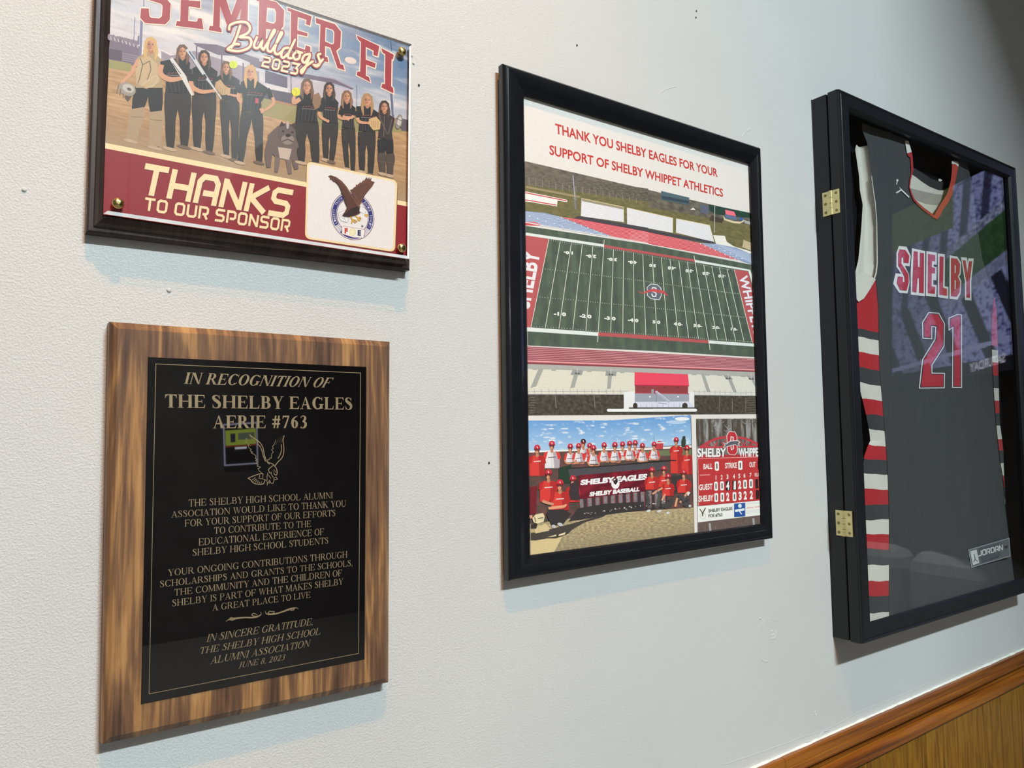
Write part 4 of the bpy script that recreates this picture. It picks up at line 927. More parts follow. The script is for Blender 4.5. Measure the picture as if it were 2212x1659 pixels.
for k in range(9): a.line(S4([(1270+k*14, 490+k*16), (1330+k*22, 430-k*10+max(0, k-5)*20)]), .7, FE2, 68, cap=False)
for k in range(10): a.line(S4([(1060+k*16, 345+k*26), (1120+k*10, 420+k*32)]), .8, FE2, 68, cap=False)
a.brush(S4([(1010, 290), (1120, 350), (1220, 470), (1300, 580), (1370, 690)]), [1, 2, 2.4, 3, 4], (120, 76, 56), 68)
a.brush(S4([(1375, 680), (1340, 720), (1260, 760), (1170, 800)]), [6, 14, 14, 3], FE2, 67)
a.poly(S4([(1375, 690), (1405, 684), (1440, 700), (1466, 735), (1476, 775), (1448, 775), (1420, 770), (1395, 755), (1370, 740)]), (238, 236, 236), 69); a.line(S4([(1405, 684), (1440, 700), (1466, 735)]), .7, (60, 50, 50), 70)
a.poly(S4([(1440, 774), (1474, 776), (1472, 802), (1458, 822), (1448, 800), (1430, 790)]), (222, 176, 70), 70); a.ell(*S4([(1446, 752)])[0], 1, .8, (40, 30, 30), 71, n=8)
for q in ([(1262, 812), (1280, 846), (1272, 890)], [(1280, 846), (1300, 870), (1318, 884)], [(1280, 846), (1312, 850), (1336, 868)], [(1320, 800), (1352, 822), (1376, 850)], [(1352, 822), (1376, 815), (1384, 830)], [(1352, 822), (1352, 845), (1368, 858)]):
    a.line(S4(q), 3.0, (120, 82, 30), 68); a.line(S4(q), 2.1, (226, 178, 74), 70)
o = a.build('printed_sheet', M_PRINT, PRINT_PARENT, fix=False)

# ================================================================== poster print
a = POSTER_ART
P1 = Z(1060, 120, 6.9125); P2 = Z(1360, 240, 6.9125); P3 = Z(1080, 380, 6.9125); P4 = Z(1360, 440, 6.9125); P5 = Z(1080, 600, 6.9125); P6 = Z(1360, 660, 6.9125); P7 = Z(1080, 840, 6.9125); P8 = Z(1360, 860, 6.9125); PB = Z(1070, 1040, 6.9125); PR = Z(1370, 1000, 6.9125)
WHT = (219, 214, 209)
a.patch([(1126, 198), (1624, 350), (1648.5, 1136), (1140.5, 1205)], 1, 1, lambda u, v: WHT, 0)
RT_ = (188, 58, 54)
a.text(sans_polys('THANK YOU SHELBY EAGLES FOR YOUR', .023), [(1200, 288.3), (1550.5, 382.8), (1199, 266.5), (1549.5, 365)], RT_, 3)
a.text(sans_polys('SUPPORT OF SHELBY WHIPPET ATHLETICS', .023), [(1187, 333.6), (1561.8, 426), (1186.6, 312.8), (1561.5, 408.3)], RT_, 3)
# --- aerial stadium photo
def pr_brush(u, v):
    return mixrgb(mixrgb((92, 84, 76), (70, 68, 62), u), (122, 114, 100), .5+fbm(u*40, v*14, 3)*.8)
a.patch([(1132, 347.6), (1623, 462), (1625, 560), (1134, 470)], 80, 24, pr_brush, 1)
def pr_grass(u, v): return mixrgb((122, 112, 76), (98, 96, 62), .5+fbm(u*24, v*10, 7)*.9)
a.patch(P3([(360, 130), (2212, 385), (2212, 800), (360, 620)]), 60, 20, pr_grass, 2)
a.patch(P4([(0, 5), (1860, 330), (1860, 760), (0, 340)]), 60, 24, pr_grass, 2.5)
a.patch(P3([(360, -60), (2212, 190), (2212, 380), (360, 130)]), 70, 20, pr_brush, 3)
for k in range(17): a.line(P3([(432+k*100, 20+k*19), (436+k*100, 135+k*17)]), .7, (160, 152, 138), 4, cap=False)
a.poly(P3([(390, 150), (1200, 300), (1180, 330), (390, 180)]), (150, 138, 104), 4)
a.line(P3([(1090, 0), (1120, 340)]), 1.8, (168, 172, 186), 6); a.line(P3([(1118, 330), (1128, 500)]), 3.6, (120, 122, 136), 6, cap=False); a.line(P3([(1090, 340), (1150, 352)]), 1.2, (150, 152, 160), 6)
a.poly(P3([(370, 230), (1005, 358), (1000, 392), (860, 370), (850, 455), (370, 378)]), (236, 226, 222), 5)
for q in ([(370, 250), (995, 372)], [(370, 356), (840, 436)]): a.line(P3(q), 2.2, (192, 66, 70), 6, cap=False)
def bleach(tf, q, n=13):
    p = tf(q); a.poly(p, (228, 226, 228), 7)
    for k in range(1, n):
        t = k/n; A0 = (p[0][0]*(1-t)+p[3][0]*t, p[0][1]*(1-t)+p[3][1]*t); A1 = (p[1][0]*(1-t)+p[2][0]*t, p[1][1]*(1-t)+p[2][1]*t); a.line([A0, A1], .55, (176, 176, 184), 8, cap=False)
    a.line([p[0], p[1]], 1.3, (206, 190, 140), 9); a.line([p[1], p[2]], .9, (206, 196, 150), 9)
bleach(P3, [(1218, 335), (1845, 465), (1848, 690), (1206, 602)]); bleach(P3, [(1895, 475), (2580, 630), (2580, 850), (1897, 722)]); bleach(P4, [(695, 222), (1195, 322), (1262, 574), (692, 432)])
a.poly(P3([(1225, 340), (1845, 470), (1845, 505), (1225, 375)]), (150, 142, 120), 8)
# far surroundings, right
for q, c in (([(470, -190), (890, -90), (880, 20), (470, -60)], (78, 100, 106)), ([(480, -120), (890, -40), (880, 0), (480, -70)], (56, 70, 84)), ([(1050, 10), (1170, 30), (1185, 150), (1060, 140)], (92, 98, 116)), ([(900, 90), (950, 60), (985, 95)], (226, 222, 216)), ([(1180, 10), (1860, 150), (1860, 220), (1320, 160), (1200, 110)], (40, 66, 56)),
             ([(1425, 90), (1560, 120), (1590, 190), (1435, 160)], (238, 112, 128)), ([(1425, 160), (1590, 195), (1600, 250), (1425, 215)], (92, 112, 142)), ([(1640, 200), (1690, 215), (1690, 260), (1640, 245)], (50, 90, 160)), ([(1390, 170), (1430, 225), (1560, 262), (1660, 270), (1700, 240), (1705, 268), (1640, 300), (1540, 290), (1410, 245)], (214, 198, 160)), ([(1220, 170), (1400, 240), (1380, 290), (1190, 250)], (70, 62, 54)), ([(1700, 240), (1860, 290), (1860, 330), (1720, 290)], (170, 170, 168)),
             ([(1245, 470), (1420, 480), (1450, 570), (1560, 640), (1840, 720), (1840, 755), (1560, 680), (1290, 600)], (226, 222, 214)), ([(1700, 540), (1860, 600), (1860, 720), (1680, 650)], (188, 172, 140))):
    a.poly(P4(q), c, 10)
a.line(P4([(1270, 30), (1265, 430)]), 1.6, (170, 176, 172), 12, cap=False)
a.poly(P3([(1150, 600), (1210, 600), (2212, 775), (2212, 830), (1100, 640)]), (70, 68, 74), 9); a.poly(P4([(0, 325), (1250, 565), (1290, 612), (0, 378)]), (70, 68, 74), 9)
# track
TB, TR_ = (142, 158, 188), (202, 78, 88)
a.poly(P3([(360, 525), (660, 550), (915, 615), (1300, 770), (1700, 915), (1550, 900), (650, 750), (360, 690)]), TB, 11); a.poly(P3([(910, 612), (1200, 650), (2212, 835), (2212, 1012), (1700, 915)]), TR_, 11); a.poly(P3([(360, 680), (530, 690), (655, 745), (360, 735)]), TR_, 12)
a.poly(P4([(0, 368), (1050, 588), (1640, 848), (0, 556)]), TR_, 11); a.poly(P4([(1050, 588), (1290, 600), (1600, 660), (1860, 775), (1860, 925), (1640, 848)]), TB, 11)
for k in range(8):
    t = k/8
    a.line(P3([(915+790*t*.98, 615+300*t), (2212, 850+160*t)]), .6, (232, 170, 172), 13, cap=False); a.line(P4([(0, 385+165*t), (1050+580*t, 592+255*t)]), .6, (232, 170, 172), 13, cap=False)
    a.line(P3([(380, 540+165*t), (915+790*t*.98, 615+300*t)]), .6, (206, 214, 230), 13, cap=False); a.line(P4([(1050+580*t, 592+255*t), (1290+480*t, 606+250*t), (1850, 770+145*t)]), .6, (206, 214, 230), 13, cap=False)
    a.line(P3([(910+790*t, 612+300*t), (925+790*t, 640+300*t)]), 1, (236, 236, 236), 14, cap=False); a.line(P4([(1050+590*t, 588+258*t), (1060+590*t, 612+258*t)]), 1, (236, 236, 236), 14, cap=False)
a.line(P3([(360, 690), (650, 745), (1680, 912), (2212, 1010)]), 1.5, (230, 230, 224), 14); a.line(P4([(0, 556), (1640, 850)]), 1.3, (230, 230, 224), 14)
for k in range(6): a.ell(*P3([(440+k*122, 600+k*38)])[0], 1.6, 1, (230, 234, 240), 14, n=8); a.ell(*P4([(1250+k*85, 630+k*37)])[0], 1.4, 1, (230, 234, 240), 14, n=8)
# turf
def pr_turf(u, v):
    s_ = (88, 102, 86) if int(u*20) % 2 else (80, 93, 80)
    return mixrgb(s_, (72, 80, 72), .3+fbm(u*20, v*8, 11)*.7)
a.patch([(1136, 488), (1388, 526.5), (1396, 757), (1140, 746)], 60, 30, pr_turf, 15)
a.patch([(1388, 526.5), (1626, 572.5), (1634, 771.5), (1396, 757)], 50, 30, pr_turf, 15)
TW, TRD = (214, 220, 216), (176, 86, 88)
for tf, q, c in ((P3, [(380, 845), (1545, 1022), (1545, 1062), (380, 888)], TW), (P3, [(1548, 1028), (2212, 1138), (2212, 1170), (1548, 1068)], TRD), (P4, [(0, 672), (970, 835), (975, 872), (0, 712)], TRD), (P4, [(975, 838), (1790, 985), (1775, 1008), (978, 876)], TW), (P4, [(1765, 990), (1800, 990), (1860, 1180), (1860, 1330), (1840, 1250)], TW),
                 (P5, [(400, 738), (1465, 815), (1465, 870), (400, 800)], TW), (P5, [(1465, 815), (2230, 862), (2230, 915), (1465, 870)], TRD), (P6, [(0, 428), (1180, 520), (1180, 565), (0, 485)], TRD), (P6, [(1180, 520), (1900, 572), (1900, 617), (1180, 565)], TW)):
    a.poly(tf(q), c, 17)
ends = [P3([(728, 945)])[0], (1209.8, 521), (1233.8, 524.7), (1257.6, 527.8), (1280.4, 531.6), (1303.8, 533.8), (1324.9, 538.4), (1346.6, 541.3), (1367.6, 544.9), (1388.1, 548.5), (1408.5, 552.3), (1428, 555.7), (1446.8, 558.9), (1465.9, 562.2), (1484.4, 565.6), (1501.5, 568), (1519.6, 571.6), (1536.8, 574.5), (1553.4, 577.4), (1569.8, 580.3), (1585.7, 582)]
ende = [(1146.6, 707), (1177.6, 707.8), (1207, 710.2), (1237, 712), (1265.2, 715), (1291.9, 717.2), (1318.7, 718.6), (1345, 720), (1370.3, 722.2), (1394.7, 723.7), (1419, 725.8), (1442.5, 727.3), (1465.3, 728.7), (1487.3, 730.2), (1508.3, 731.9), (1530, 734.5), (1549.5, 734.9), (1569.3, 736), (1588.9, 737.4), (1607.1, 738.8), (1624.7, 740.3)]
a.poly([(1130, 507), ends[0], ende[0], (1130, 706)], TRD, 16); a.poly([ends[-1], (1616, 586.5), (1640, 690), (1640, 742), ende[-1]], TRD, 16)
for p, q in zip(ends, ende): a.line([p, q], 1.15, (218, 224, 208), 18, cap=False)
for p, q in ((ends[5], ende[5]), (ends[15], ende[15])):
    dx, dy = (q[0]-p[0])/(q[1]-p[1]), 1; a.line([(p[0]-dx*16, p[1]-16), (q[0]+dx*22, q[1]+22)], 1.15, (218, 224, 208), 18, cap=False)
def lerp(p, q, t): return (p[0]*(1-t)+q[0]*t, p[1]*(1-t)+q[1]*t)
for f, L_ in ((.335, 1.6), (.655, 1.6)):
    for i in range(20):
        A0, A1 = lerp(ends[i], ende[i], f), lerp(ends[i+1], ende[i+1], f)
        for k in range(1, 5): q = lerp(A0, A1, k/5); a.line([(q[0], q[1]-L_*.6), (q[0]-.1, q[1]+L_*.6)], .7, (222, 226, 216), 18, cap=False)
for i in range(20):
    for k in range(1, 5):
        q = lerp(ends[i], ends[i+1], k/5); a.line([(q[0], q[1]+.5), (q[0], q[1]+2.2)], .6, (222, 226, 216), 18, cap=False)
        q = lerp(ende[i], ende[i+1], k/5); a.line([(q[0], q[1]-2.6), (q[0], q[1]-.5)], .6, (222, 226, 216), 18, cap=False)
def num(tf, t, x0, y0, x1, y1, c=(226, 230, 222), flip=False, sl=.10):
    dy = (x1-x0)*sl
    q = tf([(x0, y1-dy*.4), (x1, y1+dy*.4), (x0, y0-dy*.2), (x1, y0+dy*.6)]) if not flip else tf([(x1, y0+dy*.3), (x0, y0-dy*.3), (x1, y1+dy*.3), (x0, y1-dy*.3)])
    a.text(sans_polys(t, .06), q, c, 20)
for t, x0, y0, x1, y1 in (('-1 0', 800, 510, 985, 570), ('-2 0', 1185, 543, 1365, 602), ('-3 0', 1555, 576, 1725, 632), ('-4 0', 1905, 605, 2065, 660)): num(P5, t, x0, y0, x1, y1)
for t, x0, y0, x1, y1 in (('5 0', 340, 222, 455, 272), ('4 0-', 655, 250, 790, 302), ('3 0-', 950, 276, 1080, 326), ('2 0-', 1230, 304, 1350, 352), ('1 0-', 1510, 330, 1608, 376)): num(P6, t, x0, y0, x1, y1)
for t, x0, y0, x1, y1 in (('1 0-', 950, 1125, 1085, 1172), ('2 0-', 1280, 1176, 1435, 1226), ('3 0-', 1600, 1224, 1745, 1273), ('4 0-', 1910, 1267, 2043, 1315)): num(P3, t, x0, y0, x1, y1, flip=True)
for t, x0, y0, x1, y1 in (('5 0', 290, 900, 390, 948), ('-4 0', 568, 938, 690, 988), ('-3 0', 832, 980, 952, 1028), ('-2 0', 1085, 1020, 1195, 1068), ('-1 0', 1322, 1060, 1432, 1106)): num(P4, t, x0, y0, x1, y1, flip=True)
a.text(sans_polys('SHELBY', .03), [(1143.2, 668), (1167, 546), (1106, 664), (1131, 538)], (222, 220, 224), 19)
a.text(sans_polys('WHIPPETS', .03), [(1595.5, 597), (1628.5, 726), (1613.5, 594), (1650, 724)], (222, 220, 228), 19)
# midfield emblem: octagonal S crossed by a running hound
SE = P4([(310, 1195), (415, 1206), (472, 1262), (475, 1375), (445, 1438), (315, 1424), (258, 1372), (254, 1248)])
a.poly(SE, (222, 224, 226), 19); a.poly(offset_poly(SE, -1.3), (98, 102, 112), 20)
a.line(P4([(395, 1290), (388, 1260), (345, 1252), (330, 1275), (335, 1310), (380, 1325), (395, 1350), (385, 1385), (345, 1385), (330, 1350)]), 2.4, (222, 224, 226), 21)
a.brush(P4([(120, 1300), (160, 1330), (215, 1330), (290, 1302), (360, 1295), (440, 1312), (500, 1320), (530, 1345), (575, 1375)]), [.8, 2, 3, 5, 6.4, 6, 6, 4, .8], (190, 78, 82), 22)
# near track, concourse, stands
NT = (148, 84, 92)
a.poly([(1134, 747.2), (1640, 774.7), (1641, 804), (1134, 786.3)], NT, 16)
for k in range(9): t = k/8.3; a.line([(1134, 747.2+33*t), (1640, 774.7+25*t)], 1.0 if k else 1.6, (212, 152, 156) if k else (216, 196, 190), 17, cap=False)
a.line([(1134, 779.8), (1640, 799.4)], 3.0, (222, 150, 152), 18, cap=False); a.line([(1134, 784.6), (1640, 802.6)], 2.6, (132, 62, 68), 18, cap=False)
a.poly([(1134, 786), (1640, 804), (1641, 818), (1134, 798)], (168, 168, 162), 16)
a.poly([(1134, 796.5), (1370.5, 805), (1370.5, 850.5), (1134, 850.8)], (216, 212, 196), 17); a.poly([(1486, 808), (1640, 815), (1642, 853.5), (1487, 852.5)], (214, 212, 200), 17)
for k in range(15): t = k/15; a.line([(1134, 799+50*t), (1370, 807+43*t)], .4, (190, 186, 168), 18, cap=False); a.line([(1487, 811+40*t), (1642, 817+35*t)], .3, (196, 194, 184), 18, cap=False)
for tf, q in ((P5, [(575, 1355), (650, 1355), (540, 1620), (450, 1650)]), (P5, [(1100, 1450), (1165, 1450), (1110, 1640), (1045, 1650)]), (P5, [(1610, 1460), (1670, 1465), (1650, 1659), (1595, 1659)]), (P6, [(1065, 1020), (1115, 1025), (1205, 1290), (1150, 1290)]), (P6, [(1465, 1100), (1520, 1100), (1600, 1300), (1550, 1300)]), (P6, [(1815, 1110), (1860, 1110), (1900, 1230), (1895, 1260)])): a.poly(tf(q), (160, 160, 154), 19)
for tf, q in ((P5, [(1085, 1370), (1240, 1385), (1220, 1455), (1050, 1450)]), (P5, [(1580, 1390), (1740, 1400), (1730, 1470), (1570, 1465)]), (P6, [(1400, 1040), (1500, 1050), (1540, 1105), (1440, 1105)]), (P6, [(1750, 1050), (1860, 1060), (1875, 1110), (1790, 1110)])):
    p = tf(q); a.poly(p, (150, 150, 148), 20); m = ((p[0][0]+p[2][0])/2, (p[0][1]+p[2][1])/2); a.line([(m[0]-5, m[1]+2), (m[0]+5, m[1]+2.5)], 3, (84, 84, 82), 21, cap=False); a.line([(m[0], m[1]-9), (m[0], m[1]+3)], 1.1, (214, 200, 196), 22, cap=False)
for tf, q in ((P5, (520, 1365)), (P5, (800, 1380)), (P5, (1330, 1395)), (P5, (1820, 1410)), (P6, (960, 1028)), (P6, (1160, 1035)), (P6, (1345, 1040)), (P6, (1690, 1055))): p = tf([q])[0]; a.line([(p[0]-5, p[1]), (p[0]+5, p[1]+.5)], 3, (166, 166, 156), 19, cap=False)
a.line([(1134, 846), (1358, 845)], .9, (168, 170, 170), 20, cap=False); a.line([(1497, 846), (1642, 848.5)], .9, (168, 170, 170), 20, cap=False); a.line([(1134, 851), (1358, 851.5)], 2.2, (200, 200, 196), 20, cap=False); a.line([(1497, 852.5), (1642, 854)], 2.2, (200, 200, 198), 20, cap=False)
for k in range(14): a.line([(1138+k*15.5, 840), (1139+k*15.5, 851)], .6, (120, 120, 120), 21, cap=False)
for k in range(13): a.line([(1499+k*11.2, 842+k*.2), (1499+k*11.2, 852+k*.2)], .5, (130, 130, 132), 21, cap=False)
# press box
for q, c in (([(-90, 1285), (960, 1285), (965, 1525), (-90, 1560)], (222, 222, 222)), ([(75, 1310), (885, 1318), (885, 1440), (75, 1440)], (152, 156, 168)), ([(80, 1190), (870, 1200), (870, 1312), (80, 1305)], (140, 62, 66)), ([(72, 996), (868, 1028), (885, 1200), (70, 1190)], (222, 74, 96)), ([(75, 1440), (885, 1432), (960, 1525), (75, 1525)], (206, 208, 222))): a.poly(P6(q), c, 23)
a.line(P6([(75, 1188), (885, 1200)]), 1.8, (180, 46, 66), 24, cap=False); a.line(P6([(75, 1305), (885, 1316)]), 2, (176, 66, 76), 24, cap=False)
for x0 in (180, 500, 690): a.line(P6([(x0, 1222), (x0+50, 1224)]), 1.4, (90, 46, 54), 25, cap=False)
a.line(P6([(340, 1250), (340, 1350)]), 5, (150, 152, 160), 25, cap=False); a.line(P6([(390, 1290), (580, 1440)]), 4, (168, 172, 188), 26); a.line(P6([(400, 1275), (590, 1425)]), .9, (220, 222, 232), 27); a.line(P6([(395, 1310), (395, 1450)]), 1.2, (120, 124, 140), 25, cap=False); a.line(P6([(420, 1455), (560, 1470)]), 1.2, (120, 124, 140), 25, cap=False)
for k in range(10): a.line(P6([(85+k*82, 1470), (85+k*82, 1525)]), .6, (120, 124, 140), 25, cap=False)
a.ell(*P6([(300, 1362)])[0], 2.2, 1.8, (240, 240, 240), 26, n=8); a.ell(*P6([(720, 1362)])[0], 2.2, 1.8, (240, 240, 240), 26, n=8)
def pr_dark(u, v): return mixrgb((60, 56, 48), (96, 88, 76), .35+fbm(u*34, v*7, 21)*.9)
a.patch([(1134, 852), (1358, 852.5), (1358, 898), (1134, 898.5)], 44, 10, pr_dark, 22); a.patch([(1358, 880), (1500, 880), (1500, 898), (1358, 898)], 30, 4, pr_dark, 24); a.patch([(1499.5, 854), (1641, 855), (1642, 896), (1499.5, 897.5)], 30, 10, pr_dark, 24)
for x0 in (820, 1400): a.line(P7([(x0, 100), (x0+18, 290)]), 1.8, (120, 116, 104), 25, cap=False)
for k in range(7): a.line(P7([(440, 130+k*38), (520, 132+k*38)]), .9, (130, 128, 120), 25, cap=False); a.line(P6([(1730, 1385+k*36), (1895, 1375+k*36)]), .8, (112, 110, 104), 25, cap=False)
for q in ((1340, 1380), (1535, 1390), (1730, 1380)): a.line(P6([q, (q[0]-5, 1590)]), 1.4, (116, 112, 104), 26, cap=False)
a.ell(*P6([(80, 1500)])[0], 5, 7, (58, 54, 46), 27); a.ell(*P6([(822, 1500)])[0], 6, 7, (60, 56, 48), 27)
a.line([(1313.5, 886.3), (1502, 886)], 6.6, (246, 242, 236), 30)
a.poly([(1134, 897.9), (1645, 894.6), (1645, 907), (1134, 909.5)], WHT, 28)
# --- team photo
T_ = [(1143, 908.5), (1216, 910.6), (1300, 908.5), (1490.9, 896.2), (1498, 1151.3), (1143, 1203)]
def pr_blue(u, v):
    c = mixrgb((104, 152, 204), (164, 194, 220), v*1.1+.1*fbm(u*6, v*6, 2))
    return mixrgb(c, (232, 230, 230), max(0, fbm(u*9, v*12, 30)-.25)*2.2)
a.patch([(1139, 908.5), (1320, 908), (1320, 980), (1139, 980)], 44, 16, pr_blue, 29); a.patch([(1320, 908), (1491, 896.2), (1493.5, 966), (1320, 980)], 44, 16, pr_blue, 29)
a.poly([(1290, 909.8), (1320, 907.2), (1320, 909.6)], (108, 154, 206), 30)
def pr_mid(u, v): return mixrgb((74, 70, 64), (110, 72, 68), .5+fbm(u*30, v*12, 41)*.9)
a.patch([(1139, 975), (1493.6, 962), (1497, 1125), (1140, 1150)], 60, 30, pr_mid, 29)
for q in ((960, 595, 12), (690, 725, 10), (2030, 525, 9), (1900, 615, 7), (760, 595, 9), (1380, 550, 6), (1530, 575, 7)): p = P7([q[:2]])[0]; a.ell(p[0], p[1], q[2]*.7, 1.6, (206, 216, 228), 31)
p = P8([(690, 360)])[0]; a.ell(p[0], p[1], 22, 4, (176, 196, 220), 30); p = P8([(780, 310)])[0]; a.ell(p[0], p[1], 16, 4, (226, 228, 234), 31)
a.line(P7([(435, 940), (1000, 920), (2212, 890)]), 3.6, (230, 226, 222), 31, cap=False); a.line(P8([(200, 760), (930, 720)]), 5, (228, 222, 216), 31, cap=False); a.line(P8([(500, 725), (930, 700)]), 2.4, (70, 84, 76), 31, cap=False)
a.poly(P8([(380, 680), (430, 635), (500, 660), (495, 760), (385, 770)]), (188, 66, 72), 32); a.line(P8([(380, 670), (500, 665)]), 2, (240, 236, 232), 33, cap=False); a.poly(P8([(200, 790), (930, 760), (935, 850), (200, 870)]), (106, 118, 86), 30)
a.poly(P8([(770, 740), (765, 650), (790, 570), (825, 565), (835, 640), (830, 740)]), (54, 66, 54), 32); a.line(P8([(360, 580), (362, 650)]), .6, (90, 90, 90), 32, cap=False)
CAP, CAPD = (196, 48, 62), (138, 32, 46)
JW, JR = (220, 216, 218), (206, 62, 56)
def boy(tf, cx, cy, r=6.2, jersey='w', L=34, tall=34, arms=True, black=False, wide=1.0):
    x, y = tf([(cx, cy)])[0]
    sl = r*2.05*wide
    c = JW if jersey == 'w' else JR
    pants = (70, 66, 66)
    a.poly([(x-sl, y+r*3.0), (x-sl*.55, y+r*2.3), (x+sl*.55, y+r*2.3), (x+sl, y+r*2.9), (x+sl*.98, y+tall), (x-sl*.95, y+tall)], c, L)
    a.poly([(x+sl*.15, y+r*2.6), (x+sl*.5, y+r*2.4), (x+sl, y+r*2.9), (x+sl*.98, y+tall), (x+sl*.3, y+tall)], mixrgb(c, (120, 104, 120) if jersey == 'w' else (130, 30, 36), .5), L+1)
    sv = JR if jersey == 'w' else (178, 44, 44)
    for sg in (-1, 1): a.poly([(x+sg*sl*.5, y+r*2.3), (x+sg*sl, y+r*2.9), (x+sg*sl*1.16, y+r*4.8), (x+sg*sl*.78, y+r*5)], sv, L+2)
    if jersey == 'r': a.line([(x-sl*.45, y+r*4.3), (x+sl*.45, y+r*4.1)], 2.2, (222, 196, 190), L+3, cap=False)
    else: a.line([(x-sl*.5, y+r*4.4), (x+sl*.5, y+r*4.2)], 1.4, (96, 70, 84), L+3, cap=False); a.line([(x, y+r*2.4), (x, y+tall)], .6, (160, 156, 164), L+3, cap=False)
    a.poly([(x-r*.4, y+r*1.2), (x+r*.4, y+r*1.2), (x+r*.5, y+r*2.5), (x, y+r*3), (x-r*.5, y+r*2.5)], SKIN2, L+4)
    a.ell(x, y+r*.75, r*.72, r*1.05, (96, 58, 50), L+5); a.ell(x-r*.12, y+r*1.25, r*.5, r*.5, (206, 142, 112), L+6, n=12)
    cc = (60, 40, 36) if black else CAP
    a.poly([(x-r*.92, y+r*.22), (x-r*.95, y-r*.35), (x-r*.6, y-r*.95), (x, y-r*1.15), (x+r*.62, y-r*.92), (x+r*.95, y-r*.3), (x+r*.92, y+r*.22)], cc, L+7)
    a.poly([(x-r*.98, y+r*.12), (x+r*.98, y+r*.05), (x+r*1.1, y+r*.42), (x-r*1.05, y+r*.5)], CAPD, L+8); a.line([(x-.4, y-r*.5), (x+.3, y-r*.05)], 1.6, (238, 226, 226), L+9)
    if arms: a.brush([(x-sl*1.0, y+r*4.8), (x-sl*.6, y+r*6.0), (x+sl*.1, y+r*6.0)], [3.4, 3.2, 2.6], (208, 142, 112), L+5); a.brush([(x+sl*1.0, y+r*4.8), (x+sl*.8, y+r*6.1), (x+sl*.2, y+r*6.1)], [3.4, 3.2, 2.6], (188, 122, 98), L+5)
boy(P7, 1335, 850, 5.6, 'w', 32, arms=False); boy(P7, 2015, 810, 5.8, 'w', 32, arms=False); boy(P7, 1825, 830, 5.8, 'w', 32, arms=False); boy(P7, 1240, 790, 6, 'w', 32, black=True, arms=False)
boy(P7, 770, 825, 6.6, 'w', 40, 52, arms=False, wide=1.25); boy(P7, 550, 885, 6.8, 'r', 46, 60, arms=False, wide=1.2); boy(P7, 1045, 862, 6, 'w', 40); boy(P7, 1170, 855, 6, 'w', 42); boy(P7, 1390, 885, 6.2, 'w', 46); boy(P7, 1550, 842, 5.8, 'w', 42); boy(P7, 1710, 838, 6, 'w', 46); boy(P7, 1930, 818, 5.8, 'w', 46)
boy(P8, 185, 712, 5.6, 'w', 46); boy(P8, 360, 690, 5.4, 'w', 44); boy(P8, 690, 625, 5.6, 'r', 46, 72, arms=False, wide=1.1); boy(P8, 850, 750, 6, 'r', 52, 56, arms=False)
a.poly(P8([(615, 1155), (790, 1150), (790, 1420), (610, 1420)]), (62, 58, 58), 44)
# fence rail and banner
a.line([(1228, 1012), (1320, 1006), (1420, 996), (1460, 994)], 2.4, (46, 44, 46), 58, cap=False)
def pr_fence(u, v): return mixrgb((96, 96, 100), (58, 54, 58), .5+.5*math.sin(u*170)*math.sin(v*20))
a.patch([(1226, 1013), (1440, 998), (1440, 1014), (1230, 1030)], 60, 5, pr_fence, 57)
a.poly(P7([(870, 1180), (1060, 1130), (1060, 1400), (870, 1420)]), (42, 62, 48), 56)
def pr_ban(u, v): return mixrgb((128, 34, 48), (92, 24, 36), .5+fbm(u*4+v*2, v*1.5, 3)*1.2)
a.patch([(1247, 1027), (1402, 1012.5), (1394, 1061), (1250, 1078.5)], 40, 14, pr_ban, 60)
WL = (236, 230, 230)
a.text(sans_polys('SHELBY EAGLES', .06), [(1252, 1048.3), (1396, 1036), (1253.5, 1036.5), (1397.5, 1023)], WL, 62); a.text(sans_polys('SHELBY BASEBALL', .06), [(1271.4, 1072.8), (1380, 1061), (1273.2, 1062.6), (1381.5, 1052)], WL, 62)
p = P7([(1715, 1418)])[0]; a.ell(p[0], p[1], 9, 11, WL, 63); a.poly(P7([(1670, 1340), (1700, 1370), (1715, 1350), (1745, 1330), (1750, 1390), (1720, 1430), (1690, 1410)]), (52, 34, 36), 64); a.ell(*P7([(1710, 1280)])[0], 5.4, 5, CAPD, 64)
def pr_legs(u, v):
    s_ = math.sin(u*74); c = (150, 146, 152) if s_ > .3 else ((172, 74, 68) if s_ > -.3 else (64, 58, 62))
    return mixrgb(c, (52, 48, 50), .25+.3*fbm(u*60, v*10, 3)+max(0, v-.6)*1.3)
a.patch([(1250, 1078), (1440, 1056), (1440, 1096), (1252, 1116)], 90, 10, pr_legs, 59)
boy(P8, 505, 1055, 6, 'r', 60, 40, arms=False); boy(P8, 325, 1075, 6.2, 'r', 64, 42, arms=False, wide=1.15); boy(P8, 800, 1110, 6.4, 'r', 66, 44, arms=False, wide=1.1); boy(P8, 565, 1170, 6.2, 'r', 70, 42, arms=False)
for tf, pts, w, c in ((P8, [(270, 1400), (240, 1440), (270, 1520), (250, 1600)], 7, (74, 72, 72)), (P8, [(400, 1390), (440, 1430), (425, 1520), (410, 1620)], 7, (84, 82, 80)), (P8, [(590, 1500), (610, 1560), (500, 1620)], 10, (70, 68, 68)), (P8, [(720, 1480), (850, 1530), (820, 1620)], 13, (74, 70, 72)), (P8, [(480, 1340), (330, 1430)], 4, (214, 152, 120)), (P8, [(520, 1430), (470, 1530)], 4, (214, 152, 120)), (P8, [(860, 1400), (800, 1480), (740, 1560)], 4.5, (214, 152, 120)), (P8, [(700, 1490), (670, 1620)], 4.5, (214, 152, 120)), (P8, [(880, 1400), (850, 1450)], 5, (226, 222, 220))):
    a.brush(tf(pts), [w]*len(pts), c, 78)
